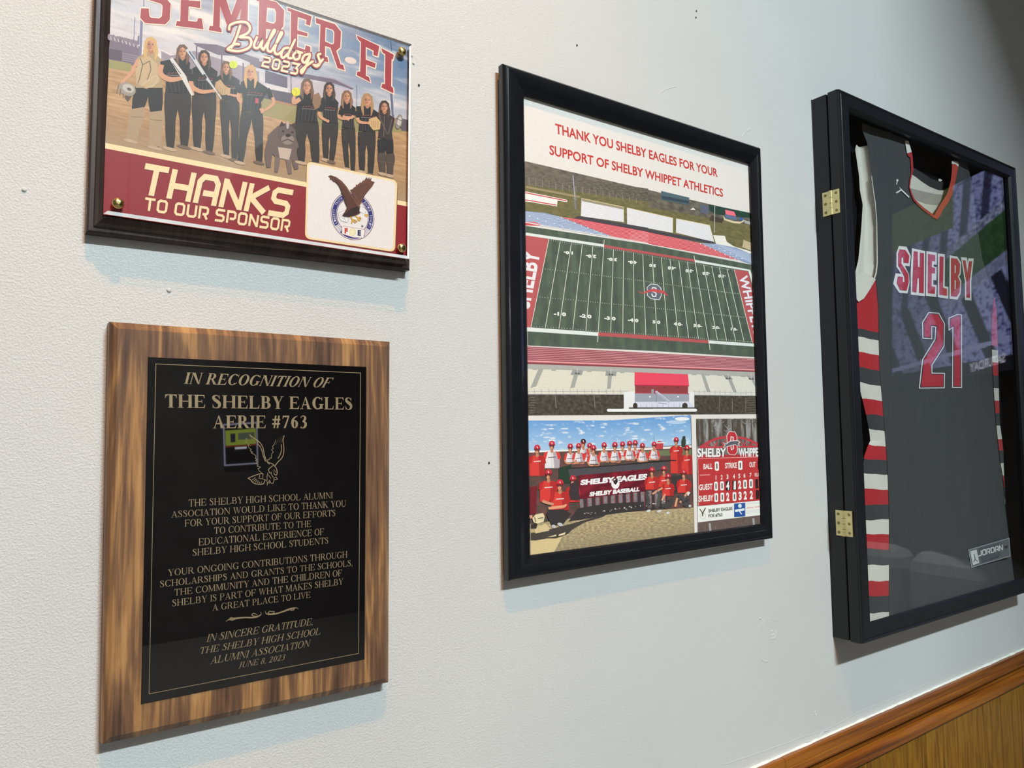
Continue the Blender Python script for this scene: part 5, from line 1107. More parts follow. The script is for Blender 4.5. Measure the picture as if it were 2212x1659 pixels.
boy(P7, 715, 1255, 7.4, 'r', 66, 62, arms=False, wide=1.25); boy(P7, 1080, 1345, 7, 'r', 64, 50, arms=False, black=False, wide=1.0); boy(P7, 885, 1410, 8, 'r', 78, 58, arms=False, wide=1.2)
a.poly(P7([(1040, 1420), (1120, 1380), (1160, 1300), (1180, 1659), (1000, 1659)]), (62, 52, 54), 76)
a.brush(PB([(780, 400), (900, 385), (1010, 370), (1050, 340)]), [6, 6, 6, 3], (218, 156, 122), 90); a.brush(PB([(690, 290), (770, 320), (860, 340)]), [6, 6, 5], (200, 140, 112), 86)
a.poly(PB([(745, 480), (800, 425), (1000, 410), (1120, 480), (1060, 560), (1000, 640), (830, 660), (790, 580)]), (56, 52, 52), 88)
def pr_grd(u, v):
    g = fbm(u*26, v*30, 51); c = mixrgb((196, 176, 132), (142, 130, 104), .5+g*1.1)
    return mixrgb(c, (120, 110, 92), max(0, v-.25)*.55)
a.patch([(1139, 1133), (1300, 1110), (1300, 1183.5), (1139, 1206)], 56, 30, pr_grd, 58); a.patch([(1300, 1110), (1497.2, 1096), (1498.4, 1152.5), (1300, 1183.5)], 66, 28, pr_grd, 58)
for q, c, L in (([(520, 880), (780, 810), (950, 820), (985, 830), (870, 1050), (520, 1105)], (206, 186, 140), 61), ([(520, 770), (700, 740), (1090, 640), (1480, 530), (1640, 500), (1600, 530), (1340, 605), (1150, 710), (1080, 780), (900, 850), (760, 850), (600, 880), (520, 880)], (70, 64, 60), 62), ([(570, 700), (740, 630), (800, 690), (790, 735), (590, 775)], (204, 184, 140), 63), ([(940, 790), (1040, 755), (1030, 790), (935, 815)], (222, 206, 166), 63), ([(770, 830), (900, 790), (900, 815)], (222, 206, 166), 63), ([(1080, 600), (1220, 400), (1640, 330), (2212, 300), (2212, 420), (1640, 500), (1340, 560)], (58, 54, 54), 61)): a.poly(PB(q), c, L)
for k in range(46):
    q = (1262+k*3.9+random.uniform(-1, 1), 1112-k*.62+random.uniform(-4, 3)); a.ell(q[0], q[1], random.uniform(1, 2.4), random.uniform(.8, 1.8), random.choice([(206, 200, 196), (70, 62, 62), (40, 38, 40), (150, 140, 132)]), 66, n=8)
a.poly(PB([(540, 550), (590, 490), (700, 470), (725, 520), (710, 600), (620, 630), (560, 610)]), (214, 202, 162), 90); a.line(PB([(630, 550), (700, 540)]), 1.6, (60, 54, 46), 92); a.line(PB([(575, 540), (590, 600)]), 1.6, (60, 54, 46), 92); a.brush(PB([(505, 530), (540, 520)]), [8, 6], (210, 150, 120), 90); a.poly(PB([(520, 640), (620, 620), (600, 700), (520, 700)]), (56, 50, 48), 89)
for q in ((860, 670, 5), (955, 640, 6), (180, 720, 0)): 
    if q[2]: p = PB([q[:2]])[0]; a.ell(p[0], p[1], q[2], 3.6, (190, 188, 190), 91, rot=.3)
for q in ((200, 715, 5), (360, 720, 5), (490, 745, 4), (820, 640, 3)): p = PR([q[:2]])[0]; a.ell(p[0], p[1], q[2], 2.6, (206, 204, 202), 84, rot=-.3)
for q in ([(510, 490), (600, 480), (620, 60), (510, 80)],): a.poly(PB(q), (112, 36, 44), 60)
# --- scoreboard photo
a.poly([(1490.9, 896.5), (1501.2, 898), (1504.8, 1152), (1498, 1153)], WHT, 95)
def pr_tree(u, v): return mixrgb((150, 148, 146), (74, 66, 58), .55+fbm(u*16, v*5, 61)*1.3)
a.patch([(1501, 904.8), (1641, 904), (1648.5, 1136), (1504.8, 1151.4)], 40, 50, pr_tree, 94)
for x0, w, ln in ((1000, 4, 400), (1065, 5, 330), (1180, 7, 330), (1385, 3, 260), (1520, 5, 200), (1610, 9, 290), (1700, 5, 290), (1800, 3, 320), (1890, 5, 420)): a.line(P8([(x0, 318), (x0+12, 318+ln)]), w, (82, 74, 64), 96, cap=False)
for k in range(40):
    x0 = 1010+random.random()*880; y0 = 330+random.random()*280; a.line(P8([(x0, y0), (x0+random.uniform(-70, 70), y0+random.uniform(20, 70))]), .7, random.choice([(66, 58, 52), (96, 88, 78), (178, 180, 184)]), 96, cap=False)
ARC = (188, 62, 70)
a.brush(P8([(1035, 740), (1150, 665), (1290, 605), (1430, 585), (1600, 588), (1730, 610), (1850, 665), (1960, 730)]), [5]*8, ARC, 97)
for x0 in (1180, 1300, 1420, 1640, 1720, 1820): a.line(P8([(x0, 610+abs(x0-1520)*.16), (x0-40, 740)]), 2.6, ARC, 96.6, cap=False); a.line(P8([(x0-70, 640+abs(x0-1560)*.12), (x0, 740)]), 2.2, ARC, 96.3, cap=False)
a.line(P8([(1030, 735), (1960, 720)]), 4, ARC, 97.4, cap=False)
BRD = (184, 56, 58)
a.poly(P8([(1000, 898), (1990, 868), (2010, 1518), (1015, 1608)]), BRD, 98); a.poly(P8([(1000, 850), (1990, 835), (1990, 880), (1000, 900)]), (176, 52, 58), 98)
a.line(P8([(1000, 903), (1990, 876)]), 1, (230, 176, 172), 99, cap=False); a.line(P8([(1004, 900), (1016, 1600)]), 1, (230, 176, 172), 99, cap=False)
a.text(sans_polys('SHELBY', .035), P8([(995, 884), (1425, 876), (997, 750), (1427, 745)]), (240, 234, 230), 100); a.text(sans_polys('WHIPPETS', .035), P8([(1622, 878), (1985, 868), (1612, 748), (1985, 740)]), (240, 234, 230), 100)
SB = P8([(1468, 497), (1560, 499), (1592, 560), (1598, 800), (1562, 852), (1480, 846), (1442, 800), (1432, 560)])
a.poly(SB, (236, 220, 216), 101); a.poly(offset_poly(SB, -1.2), (186, 50, 60), 102)
a.line(P8([(1530, 640), (1532, 585), (1500, 578), (1495, 640), (1530, 690), (1535, 755), (1505, 770), (1498, 720)]), 2, (236, 220, 216), 103); 
HD = P8([(1375, 660), (1430, 690), (1480, 650), (1550, 640), (1600, 640), (1625, 660), (1600, 680), (1630, 720), (1560, 690), (1500, 700), (1440, 720), (1385, 735), (1420, 700)])
a.poly(offset_poly(HD, 1.2), (236, 232, 228), 104); a.poly(HD, (92, 92, 98), 105)
WB = (238, 226, 220)
def lab(t, x0, y0, x1, y1, dy=0, c=WB, b_=.03): a.text(sans_polys(t, b_), P8([(x0, y1), (x1, y1-dy), (x0, y0), (x1, y0-dy)]), c, 103)
lab('BALL', 1088, 982, 1222, 1062, 6); lab('STRIKE', 1410, 968, 1588, 1050, 8); lab('OUT', 1772, 955, 1865, 1032, 4); lab('GUEST', 1022, 1290, 1222, 1376, 16); lab('SHELBY', 1018, 1460, 1236, 1548, 18)
for i, (d, x0) in enumerate(zip('1234567', (1260, 1346, 1432, 1530, 1608, 1686, 1776))): lab(d, x0+(9 if d == '1' else 0), 1152-i*6, x0+(19 if d == '1' else 28), 1222-i*7)
lab('RUN', 1855, 1118, 1940, 1172, 6, b_=.01)
a.line(P8([(1032, 1150), (1188, 1144)]), 2, (226, 160, 156), 103, cap=False)
def dig(t, x0, y0, w=62, h=136):
    p = P8([(x0-4, y0-4), (x0+w+4, y0-6), (x0+w+6, y0+h+2), (x0-2, y0+h+6)])
    if t in '41 ': a.poly(p, (42, 34, 34), 103)
    if t == '0': a.poly(round_quad(P8([(x0, y0), (x0+w, y0-2), (x0+w+2, y0+h-2), (x0+2, y0+h)]), 3), (240, 236, 226), 104); a.line(P8([(x0+w*.5, y0+h*.26), (x0+w*.52, y0+h*.74)]), 2.4, (70, 62, 52), 105)
    elif t != ' ': a.text(sans_polys(t, .05), P8([(x0+(14 if t == '1' else 4), y0+h-4), (x0+w-6, y0+h-6), (x0+(20 if t == '1' else 2), y0+4), (x0+w-6, y0+2)]), (240, 236, 226), 104)
dig('0', 1256, 948); dig('0', 1606, 936); a.poly(P8([(1897, 930), (1960, 928), (1962, 1052), (1899, 1056)]), (42, 34, 34), 103); dig('0', 1916, 938, 40, 110)
for d, x0, y0 in zip('0041200', (1246, 1336, 1424, 1522, 1602, 1680, 1768), (1248, 1242, 1240, 1234, 1226, 1220, 1210)): dig(d, x0, y0, 56, 134)
for d, x0, y0 in zip('0020322', (1250, 1340, 1424, 1522, 1608, 1686, 1776), (1418, 1412, 1406, 1402, 1394, 1386, 1380)): dig(d, x0, y0, 56, 134)
for q in ((1862, 1212), (1870, 1372), (1928, 1230), (1934, 1390)): a.poly(P8([q, (q[0]+44, q[1]-3), (q[0]+46, q[1]+132), (q[0]+2, q[1]+136)]), (42, 34, 34), 103)
a.poly(PR([(932, 648), (1930, 552), (1930, 770), (935, 886)]), (234, 228, 222), 106)
a.poly(PR([(1474, 606), (1642, 592), (1642, 795), (1476, 812)]), (40, 82, 150), 107)
a.text(sans_polys('SHELBY EAGLES', .03), PR([(1092, 738), (1452, 700), (1092, 688), (1450, 654)]), (56, 50, 50), 108); a.text(sans_polys('FOE #763', .03), PR([(1092, 816), (1300, 794), (1092, 766), (1300, 746)]), (56, 50, 50), 108)
a.ell(*PR([(1562, 640)])[0], 4, 4.4, (214, 222, 236), 108); a.line(PR([(1490, 715), (1630, 690)]), 5, (222, 230, 242), 109, cap=False); a.line(PR([(1555, 720), (1585, 760)]), 2, (222, 230, 242), 109)
a.line(PR([(1662, 672), (1765, 660)]), 2.6, (224, 176, 172), 108, cap=False); a.line(PR([(1782, 658), (1880, 646)]), 2.6, (224, 176, 172), 108, cap=False)
for k in range(3): a.line(PR([(1660, 712+k*20), (1890, 694+k*20)]), .5, (180, 176, 184), 108, cap=False)
a.line(PR([(1660, 610), (1880, 592)]), .8, (196, 192, 200), 108, cap=False)
p = PR([(1010, 790)])[0]; 
for r_, c_ in ((6.6, (190, 186, 170)), (5.6, (234, 228, 222))): a.ell(p[0], p[1], r_, r_*1.1, c_, 107+(r_ < 6))
a.line(PR([(965, 690), (1000, 740), (1005, 790)]), 2, (84, 70, 58), 109); a.line(PR([(1045, 675), (1010, 740), (1005, 790)]), 2.4, (84, 70, 58), 109)
a.poly(PR([(935, 886), (1930, 770), (1930, 1000), (935, 1060)]), (104, 88, 82), 106)
for k in range(60):
    x0 = 945+random.random()*930; y0 = 890-(x0-935)*.115+random.random()*120; a.line(PR([(x0, y0), (x0+random.uniform(-12, 12), y0+random.uniform(15, 50))]), .7, random.choice([(84, 68, 62), (132, 112, 104), (72, 60, 56)]), 107, cap=False)
for x0, y0 in ((1110, 900), (1762, 825)): a.line(PR([(x0, y0), (x0+10, y0+110)]), 4.6, (160, 160, 158), 108, cap=False)
a.build('poster_print', M_PAPER, t_po, fix=False)

# ================================================================== jersey
def edge_fn(pts, d):
    W_ = []
    for x, y in pts:
        p = at(x, y, DJ if d is None else d)
        if d is None:
            for _ in range(3): p = at(x, y, body_d(0, p.x, p.z))
        W_.append((p.z, p.x))
    W_.sort()
    def f(z):
        if z <= W_[0][0]: return W_[0][1]
        for (z0, x0), (z1, x1) in zip(W_, W_[1:]):
            if z <= z1: return x0+(x1-x0)*(z-z0)/max(1e-9, z1-z0)
        return W_[-1][1]
    return f, W_[0][0], W_[-1][0]
DJ = 0.024
CH = (62, 64, 68); OFFW = (226, 222, 212); JRED = (186, 40, 50)
def cloth(name, left, right, depth, col, parent, nx=16, nz=60, z0=None, z1=None, dl=DJ, dr=DJ):
    fl, a0, a1 = edge_fn(left, dl); fr, b0, b1 = edge_fn(right, dr)
    z0 = max(a0, b0) if z0 is None else z0; z1 = min(a1, b1) if z1 is None else z1
    rows = []
    for j in range(nz+1):
        z = z0+(z1-z0)*j/nz; xl, xr = fl(z), fr(z)
        rows.append([Vector((xl+(xr-xl)*i/nx, -depth(i/nx, xl+(xr-xl)*i/nx, z), z)) for i in range(nx+1)])
    b = MB(); C_ = {}
    def cf(i, j):
        z = z0+(z1-z0)*(i+.5)/nz
        return tuple(lin(col((j+.5)/nx, z)))
    b.grid(rows, cf); return b.build(name, M_CLOTH, parent)
t_j = thing('basketball_jersey', (at(2030, 1300, DJ).x, -DJ, at(2030, 1330, DJ).z), 'sleeveless black basketball jersey with red number 21, hung inside the glass-fronted case', 'jersey')
K3 = Z(1720, 170, 6.9125); K4 = Z(1900, 250, 7.09); K5 = Z(1740, 380, 6.9125); K6 = Z(1900, 500, 7.09); K7 = Z(1780, 660, 5.12); K8 = Z(1780, 960, 5.12); KB = Z(1760, 1160, 4.894)
front_left = [(1862.5, 280.7)] + K3([(1060, 960), (1110, 1330), (1150, 1650)]) + K5([(1030, 300), (1060, 700), (1066, 1300), (1050, 1470)]) + [(1892, 604), (1897, 660)] + K7([(605, 300), (615, 720), (650, 1100), (690, 1600)]) + K8([(705, 300), (720, 700), (722, 1200)]) + [(1920.4, 1282.6), (1921.4, 1356)]
neck_left = [(1955.5, 303)] + K4([(440, 390), (487, 560), (502, 640), (512, 830), (472, 980), (458, 1090), (492, 1200), (535, 1290), (840, 1570)])
z_of = lambda x, y, d=DJ: at(x, y, d).z
zV = z_of(2018.5, 476)
XJ0, XJ1 = at(1897, 660, DJ).x, at(2160, 950, DJ).x
def body_d(u, x, z):
    q = max(0, min(1, (x-XJ0)/(XJ1-XJ0)))
    return DJ+0.0065*math.sin(math.pi*q)+0.0013*nz(x*11, z*6, 3)*min(1, q*6)+0.0003*nz(x*40, z*18, 8)*min(1, q*6)
wr = lambda u, z, k=1.0: 0.0016*k*nz(u*5, z*14, 3)+0.0010*k*nz(u*13, z*30, 8)
zTop = z_of(1864, 284); zBot = z_of(1921.4, 1352)
ztop_l = min(z_of(1862.5, 281), z_of(1955.5, 303))
dark = lambda u, z: CH
cloth('body_panel', [p for p in front_left], [(2108, 470), (2122, 560), (2146, 640), (2152, 755), (2157, 865), (2160, 950), (2166, 1010), (2170, 1085), (2182, 1180), (2196, 1290), (2200, 1330)],
      body_d, dark, t_j, 40, 110, z0=zBot, z1=zV, dl=None, dr=None)
cloth('left_shoulder', front_left, neck_left + [(2018.5, 476)], body_d, dark, t_j, 22, 60, z0=zV, z1=z_of(1955.5, 304), dl=None, dr=None)
# slope from strap tip to neck
b = MB(); cols_ = tuple(lin(CH)); L_ = K3([(985, 765), (1060, 775), (1240, 800), (1390, 800), (1450, 850), (1550, 890), (1630, 925)])
zb = z_of(1955.5, 304); fl, _, _ = edge_fn(front_left, DJ)
b.grid([[Vector((at(*p, DJ).x, -body_d(0, at(*p, DJ).x, zb)+.002, max(at(*p, DJ).z, zb))) for i, p in enumerate(L_)], [Vector((fl(zb)+(at(1955.5, 304, DJ).x-fl(zb))*i/6, -body_d(0, fl(zb)+(at(1955.5, 304, DJ).x-fl(zb))*i/6, zb), zb)) for i in range(7)]], cols_); b.build('shoulder_seam', M_CLOTH, t_j)
neck_right = [(2069.5, 345)] + K4([(1205, 770), (1172, 950), (1112, 1200), (1050, 1330), (968, 1440), (870, 1590)])
cloth('right_shoulder', neck_right + [(2018.5, 476)], [(2092, 362), (2100, 400), (2106, 440), (2108, 480)], body_d, dark, t_j, 16, 40, z0=zV, z1=z_of(2069.5, 348), dl=None, dr=None)
class Draped(Art):
    def __init__(s, lift, step=.00018): super().__init__(DJ+.004, 1.0, step); s.lift = lift
    def w(s, p, layer):
        q = at(p[0], p[1], DJ+.004); q = at(p[0], p[1], body_d(0, q.x, q.z)+s.lift)
        return q+Vector((0, -layer*s.step-s.k*s.step*.18, 0))
# neckline trim, lining and back collar
def flat(name, pts, c, d, parent=None, tf=K4, thick=.0006):
    aa = Art(d); aa.poly(tf(pts), c, 0); o = aa.build(name, M_CLOTH, parent or t_j, fix=True, solid=thick); return o
def piece(name, items, d, parent=None, tf=K4, thick=.0006):
    aa = Art(d, 1.0, .00025)
    for pts, c, L in items: aa.poly(tf(pts), c, L)
    return aa.build(name, M_CLOTH, parent or t_j, fix=False)
piece('back_collar', [([(515, 790), (650, 875), (780, 960), (900, 1005), (985, 1015), (1000, 1150), (850, 1150), (700, 1065), (560, 950), (495, 890)], (44, 44, 48), 0), ([(895, 975), (920, 965), (960, 985), (935, 1010), (905, 1000)], (232, 230, 226), 1)], .014)
piece('neck_lining', [([(490, 895), (570, 950), (640, 1005), (760, 1085), (900, 1140), (1060, 1145), (1010, 1300), (900, 1400), (850, 1540), (700, 1450), (540, 1290), (470, 1180), (462, 1000)], (222, 218, 206), 0), ([(465, 1110), (620, 1150), (850, 1200), (1015, 1212), (960, 1320), (900, 1372), (700, 1345), (540, 1285), (490, 1200)], (168, 160, 154), 1)], .0185)
aa = Draped(.0012)
for pts, c, L in [([(1110, 735), (1205, 768), (1172, 950), (1112, 1200), (1050, 1330), (968, 1440), (930, 1530), (870, 1592), (828, 1545), (870, 1460), (912, 1385), (960, 1315), (1040, 1180), (1088, 1000), (1105, 860)], (196, 64, 50), 1), ([(425, 582), (492, 556), (506, 640), (516, 830), (478, 980), (464, 1090), (498, 1200), (540, 1285), (680, 1410), (845, 1530), (838, 1575), (660, 1440), (520, 1300), (478, 1200), (450, 1090), (460, 980), (485, 860), (470, 640), (430, 610)], (180, 44, 50), 1), ([(385, 383), (440, 390), (488, 556), (418, 578), (400, 480)], (232, 228, 224), 2), ([(1105, 690), (1190, 705), (1212, 745), (1200, 785), (1160, 745), (1100, 735)], (232, 228, 224), 2)]: aa.poly(K4(pts), c, L)
aa.build('neck_trim', M_CLOTH, t_j, fix=False)
aa = Draped(.0004); e_ = K5([(985, 0), (1015, 235), (1040, 400), (1062, 700), (1068, 1300), (1050, 1460), (985, 1640)])
aa.polys(strip(e_, [1.2, 1.6, 1.6, 1.6, 2.4, 3, 2]), OFFW, 1)
aa.build('armhole_edge', M_CLOTH, t_j, fix=False)
# armhole lining and striped side panel
arm_l = K3([(905, 960), (880, 1050), (950, 1659)]) + K5([(800, 0), (855, 430), (830, 830), (790, 1250), (715, 1560)]) + [(1844, 630), (1847, 650)]
cloth('armhole_lining', arm_l, front_left, lambda u, x, z: .014+.0085*u-.008*math.sin(math.pi*u**1.6)+.0008*nz(u*3, z*9)*math.sin(math.pi*u), lambda u, z: OFFW, t_j, 18, 60, z0=z_of(1850, 652), z1=z_of(1872, 312), dl=.014, dr=.0225)
side_l = K5([(720, 1640), (740, 1690)]) + [(1845, 640), (1845.4, 660), (1847, 701), (1849, 735), (1850, 768), (1853, 801), (1856, 836), (1864, 867), (1871.8, 900), (1878, 933), (1880, 952), (1874, 965), (1867, 985), (1863, 1020), (1865, 1087), (1867, 1120), (1868.9, 1153), (1870.8, 1187.5), (1872.8, 1222.7), (1876, 1258), (1876.5, 1290.8), (1877.5, 1330), (1877.8, 1352)]
bnd = [z_of(1898, y, .02) for y in (717, 734.2, 766, 799, 831.5, 864, 897, 929, 962.5, 992, 1024, 1056.5, 1088.5, 1121, 1154, 1187, 1220.5, 1255, 1288, 1323, 1360)]
SEQ = [JRED, CH, OFFW]
def stripe(u, z, bb=None):
    n = sum(1 for q in (bb or bnd) if z < q)
    return SEQ[n % 3]
cloth('side_panel', side_l, front_left, lambda u, x, z: .015+.0085*math.sin(math.pi*.5*u)+.0016*nz(u*3, z*26, 4)*(1-u)*u*2, lambda u, z: stripe(u, z+.004*(u-.5)+.0035*nz(u*2, z*20, 9)*(1-u)), t_j, 24, 1200, z0=z_of(1878, 1352, .016), z1=z_of(1893, 606, .018), dl=.015, dr=.0235)
b = MB(); hm = [(1841, 592, .0165), (1843, 612, .0165), (1845, 640, .0168), (1855, 652, .019), (1866, 645, .0215), (1880, 624, .024), (1892, 603, .0252), (1870, 590, .0215)]
for t_ in ((0, 1, 7), (1, 2, 3), (1, 3, 7), (3, 4, 7), (4, 5, 7), (5, 6, 7)): b.face([at(*hm[q]) for q in t_], tuple(lin(OFFW)))
b.build('armhole_hem', M_CLOTH, t_j, fix=False)
right_l = [(2146, 640), (2141, 680), (2140.5, 738), (2142, 783), (2145, 838), (2148, 880), (2151, 920), (2155, 960), (2160, 1002), (2165, 1029), (2168, 1060), (2169.4, 1090)]
right_r = [(2147, 641), (2152, 680), (2154, 756), (2156, 838), (2157, 870), (2159, 920), (2163, 948), (2166, 974), (2166.5, 1004), (2167.5, 1029), (2169, 1060), (2169.8, 1090)]
bnr = [z_of(2150, y, .026) for y in (748, 755.2, 783, 811, 837.7, 865, 893, 919.8, 948, 974, 1002, 1029, 1055, 1080)]
def stripe_r(u, z):
    n = sum(1 for q in bnr if z < q); return [JRED, (58, 60, 64), OFFW][n % 3] if n else JRED
cloth('right_side_panel', right_l, right_r, lambda u, x, z: body_d(0, x, z)+.0012, stripe_r, t_j, 4, 200, z0=z_of(2169, 1089, .026), z1=z_of(2147, 642, .026), dl=None, dr=None)
# printed lettering
aa = Draped(.0008)
JW_ = (236, 232, 232); JRD = (190, 38, 56)
two = [(1155, 72), (1270, 80), (1337, 198), (1332, 450), (1198, 660), (1198, 742), (1337, 744), (1335, 915), (1048, 918), (1085, 595), (1222, 372), (1230, 242), (1196, 238), (1196, 372), (1088, 365), (1084, 185)]
one = [(1376, 135), (1475, 94), (1526, 99), (1526, 911), (1415, 911), (1420, 250), (1376, 280)]
for g in (two, one):
    p = K7(g); aa.poly(p, JW_, 0); aa.poly(offset_poly(p, -2.1), (48, 46, 54), 1); aa.poly(offset_poly(p, -4.0), JRD, 2)
aa.build('number', M_CLOTH, t_j, fix=False)['label'] = 'red number 21 with white outline'
aa = Draped(.0008)
Wl = [[(295, 222), (415, 235), (478, 375), (462, 535), (385, 525), (452, 660), (458, 790), (430, 950), (300, 940), (208, 800), (245, 640), (330, 648), (258, 540), (258, 330)], [(495, 255), (700, 300), (695, 992), (480, 968), (475, 640)], [(715, 300), (875, 325), (875, 512), (828, 506), (826, 538), (874, 548), (870, 748), (822, 745), (820, 815), (874, 820), (868, 1006), (708, 986)], [(890, 335), (1000, 350), (995, 838), (1052, 850), (1050, 1030), (890, 1006)], [(1070, 365), (1190, 385), (1250, 480), (1240, 655), (1216, 690), (1250, 760), (1240, 960), (1190, 1045), (1068, 1030)], [(1245, 395), (1335, 400), (1347, 470), (1360, 410), (1442, 415), (1402, 770), (1406, 1060), (1305, 1050), (1305, 780)]]
Rl = [([(300, 272), (390, 285), (450, 375), (440, 485), (365, 480), (360, 400), (335, 390), (328, 490), (440, 660), (442, 780), (410, 905), (310, 895), (258, 790), (275, 690), (352, 695), (352, 775), (382, 782), (378, 690), (282, 520), (280, 340)], []), ([(520, 300), (580, 312), (585, 543), (611, 547), (615, 325), (675, 335), (672, 945), (604, 938), (600, 715), (577, 711), (560, 930), (496, 922)], []),
      ([(740, 345), (850, 360), (850, 460), (800, 455), (797, 545), (850, 560), (847, 645), (797, 640), (795, 840), (850, 850), (845, 955), (734, 945)], []), ([(915, 380), (978, 390), (970, 860), (1030, 880), (1030, 985), (910, 970)], []), ([(1092, 405), (1185, 420), (1232, 500), (1222, 640), (1195, 690), (1232, 770), (1222, 930), (1180, 1000), (1090, 990)], [[(1147, 512), (1166, 516), (1164, 640), (1147, 635)], [(1147, 742), (1168, 746), (1164, 890), (1147, 885)]]), ([(1268, 440), (1315, 445), (1340, 640), (1366, 460), (1415, 455), (1380, 760), (1380, 1015), (1325, 1010), (1325, 770)], [])]
for g in Wl: aa.poly(K6(g), JW_, 0)
for g, h in Rl: aa.poly(K6(g), JRD, 2, [K6(q) for q in h])
aa.build('team_lettering', M_CLOTH, t_j, fix=False)['label'] = 'red varsity lettering with white outline'
aa = Draped(.0008)
aa.ell(*K4([(270, 990)])[0], 2.3, 2.6, JW_, 1); aa.line(K4([(266, 1010), (258, 1050)]), 1.8, JW_, 1); aa.brush(K4([(298, 1090), (312, 1112), (330, 1130)]), [.6, 1, 2.6], JW_, 1); aa.line(K4([(255, 1182), (330, 1135), (445, 1245)]), 3.0, JW_, 1)
aa.build('chest_logo', M_CLOTH, t_j, fix=False)
tg = K8([(1595, 1165), (2050, 1032), (2062, 1238), (1630, 1365)])
aa = Art(max(body_d(0, at(*q, DJ).x, at(*q, DJ).z) for q in tg)+.0016, 1.0, .0001)
tg = K8([(1595, 1165), (2050, 1032), (2062, 1238), (1630, 1365)])
aa.poly(tg, (176, 178, 182), 0); aa.poly(offset_poly(tg, -1.6), (104, 106, 112), 1); aa.poly(K8([(1705, 1150), (1935, 1085), (1950, 1230), (1735, 1290)]), (86, 88, 94), 2)
aa.poly(K8([(1615, 1182), (1685, 1162), (1716, 1310), (1645, 1336)]), (226, 226, 226), 3); aa.line(K8([(1662, 1235), (1668, 1270), (1655, 1298)]), 1.6, (50, 50, 54), 4); aa.line(K8([(1668, 1270), (1695, 1292)]), 1.4, (50, 50, 54), 4); aa.ell(*K8([(1660, 1222)])[0], 1.2, 1.4, (50, 50, 54), 4, n=8)
aa.text(tech_polys('JORDAN', .22, .12), K8([(1704, 1240), (1975, 1168), (1700, 1180), (1972, 1108)]), (228, 228, 228), 4)
aa.text(sans_polys('M', .05), K8([(1996, 1155), (2030, 1146), (1994, 1122), (2026, 1113)]), (30, 30, 34), 4)
aa.line(K8([(1745, 1300), (1930, 1240)]), 2.2, (58, 58, 62), 4, cap=False)
aa.build('hem_label', M_CLOTH, t_j, fix=False)['label'] = 'woven grey hem label'

# ================================================================== things behind the camera, seen as reflections
def mirror_pt(px, py, dist, d):
    """room point whose reflection in a pane at depth d shows at a pixel, dist metres of view depth away"""
    p = CAM + ray(px, py)*dist; return Vector((p.x, -d-(p.y+d), p.z))
ZL, ZR = 3.0, 2.42
tv = [mirror_pt(1936, 462, ZL, D_C), mirror_pt(2236, 318, ZR, D_C), mirror_pt(2236, 792, ZR, D_C), mirror_pt(1936, 838, ZL, D_C)]
print('tv', [tuple(round(v, 2) for v in p) for p in tv])
t_tv = thing('television', sum(tv, Vector())/4, 'television with a stadium broadcast, reflected in the glass of the jersey case', 'television')
BLU = (150, 156, 206)
def tv_pic(u, v):
    # mirrored stadium broadcast: crowd in stands, aisles, a strip of pitch, advertising boards
    sp = nz(u*70, v*60, 2)+.6*nz(u*26, v*24, 6)
    crowd = mixrgb(BLU, (54, 58, 104), max(0, sp*1.5+.05)); yl = .62-.34*u
    w = u+.12*v
    if abs(v-yl) < .10 and u > .42: c = mixrgb((40, 70, 44), (66, 96, 62), .5+sp*.6)
    elif abs(v-yl-.135) < .035 and u > .45: c = mixrgb((150, 156, 190), (110, 116, 150), .5+sp)
    elif abs(v-yl+.125) < .025 and u > .45: c = mixrgb((170, 176, 206), (80, 84, 120), .5+sp)
    elif v < yl: c = crowd if (w*7) % 1 > .42 else mixrgb((42, 44, 66), (70, 74, 110), .4+sp)
    else: c = crowd if ((u*4.2-v*2.2) % 1) > .36 else (40, 42, 56)
    if u < .42: c = mixrgb(c, (46, 52, 62), .12+.5*max(0, fbm(u*7, v*7, 12)))
    if u < .5 and v < .22: c = mixrgb((64, 80, 44), (90, 100, 60), .5+sp)
    if v > .93: c = (36, 36, 44)
    if abs(v-(.90-.06*u)) < .012: c = (150, 156, 200)
    return c
b = MB(); nx_, ny_ = 240, 190
def tvp(u, v): return (tv[0]*(1-u)+tv[1]*u)*(1-v)+(tv[3]*(1-u)+tv[2]*u)*v
TC = [[tuple(lin(tv_pic(i/nx_, j/ny_))) for i in range(nx_+1)] for j in range(ny_+1)]
for j in range(ny_):
    for i in range(nx_):
        b.face([tvp(i/nx_, j/ny_), tvp((i+1)/nx_, j/ny_), tvp((i+1)/nx_, (j+1)/ny_), tvp(i/nx_, (j+1)/ny_)], (TC[j][i], TC[j][i+1], TC[j+1][i+1], TC[j+1][i]))
b.build('screen', M_SCREEN, t_tv, fix=False)
nrm = (tv[1]-tv[0]).cross(tv[3]-tv[0]).normalized()
ctr = sum(tv, Vector())/4
if nrm.dot(Vector((1.6, 0, ZC))-ctr) < 0: nrm = -nrm
b = MB(); ps_, wd_ = sans_polys('SATURDAY', .03)      # reads normally in the room, reversed in the glass
for p_ in ps_: b.face([tvp(.855-.235*x/wd_, .995-.045*y-.10*(.855-.235*x/wd_-.5))+nrm*.003 for x, y in p_], tuple(lin((214, 216, 236))))
b.build('screen_caption', M_SCREEN, t_tv, fix=False)
def grow(k, o): return [ctr+(p-ctr)*k+nrm*o for p in tv]
b = MB(); b.rings([grow(1.0, -.002), grow(1.0, .004), grow(1.035, .004), grow(1.04, -.01), grow(1.0, -.05)], True, True); 
b2 = MB(); b2.rings([grow(1.0, .0008), grow(1.0, .004), grow(1.035, .004), grow(1.04, -.01), grow(.9, -.05)], False, True); b2.build('bezel', M_TVBODY, t_tv)
back = ctr-nrm*.05
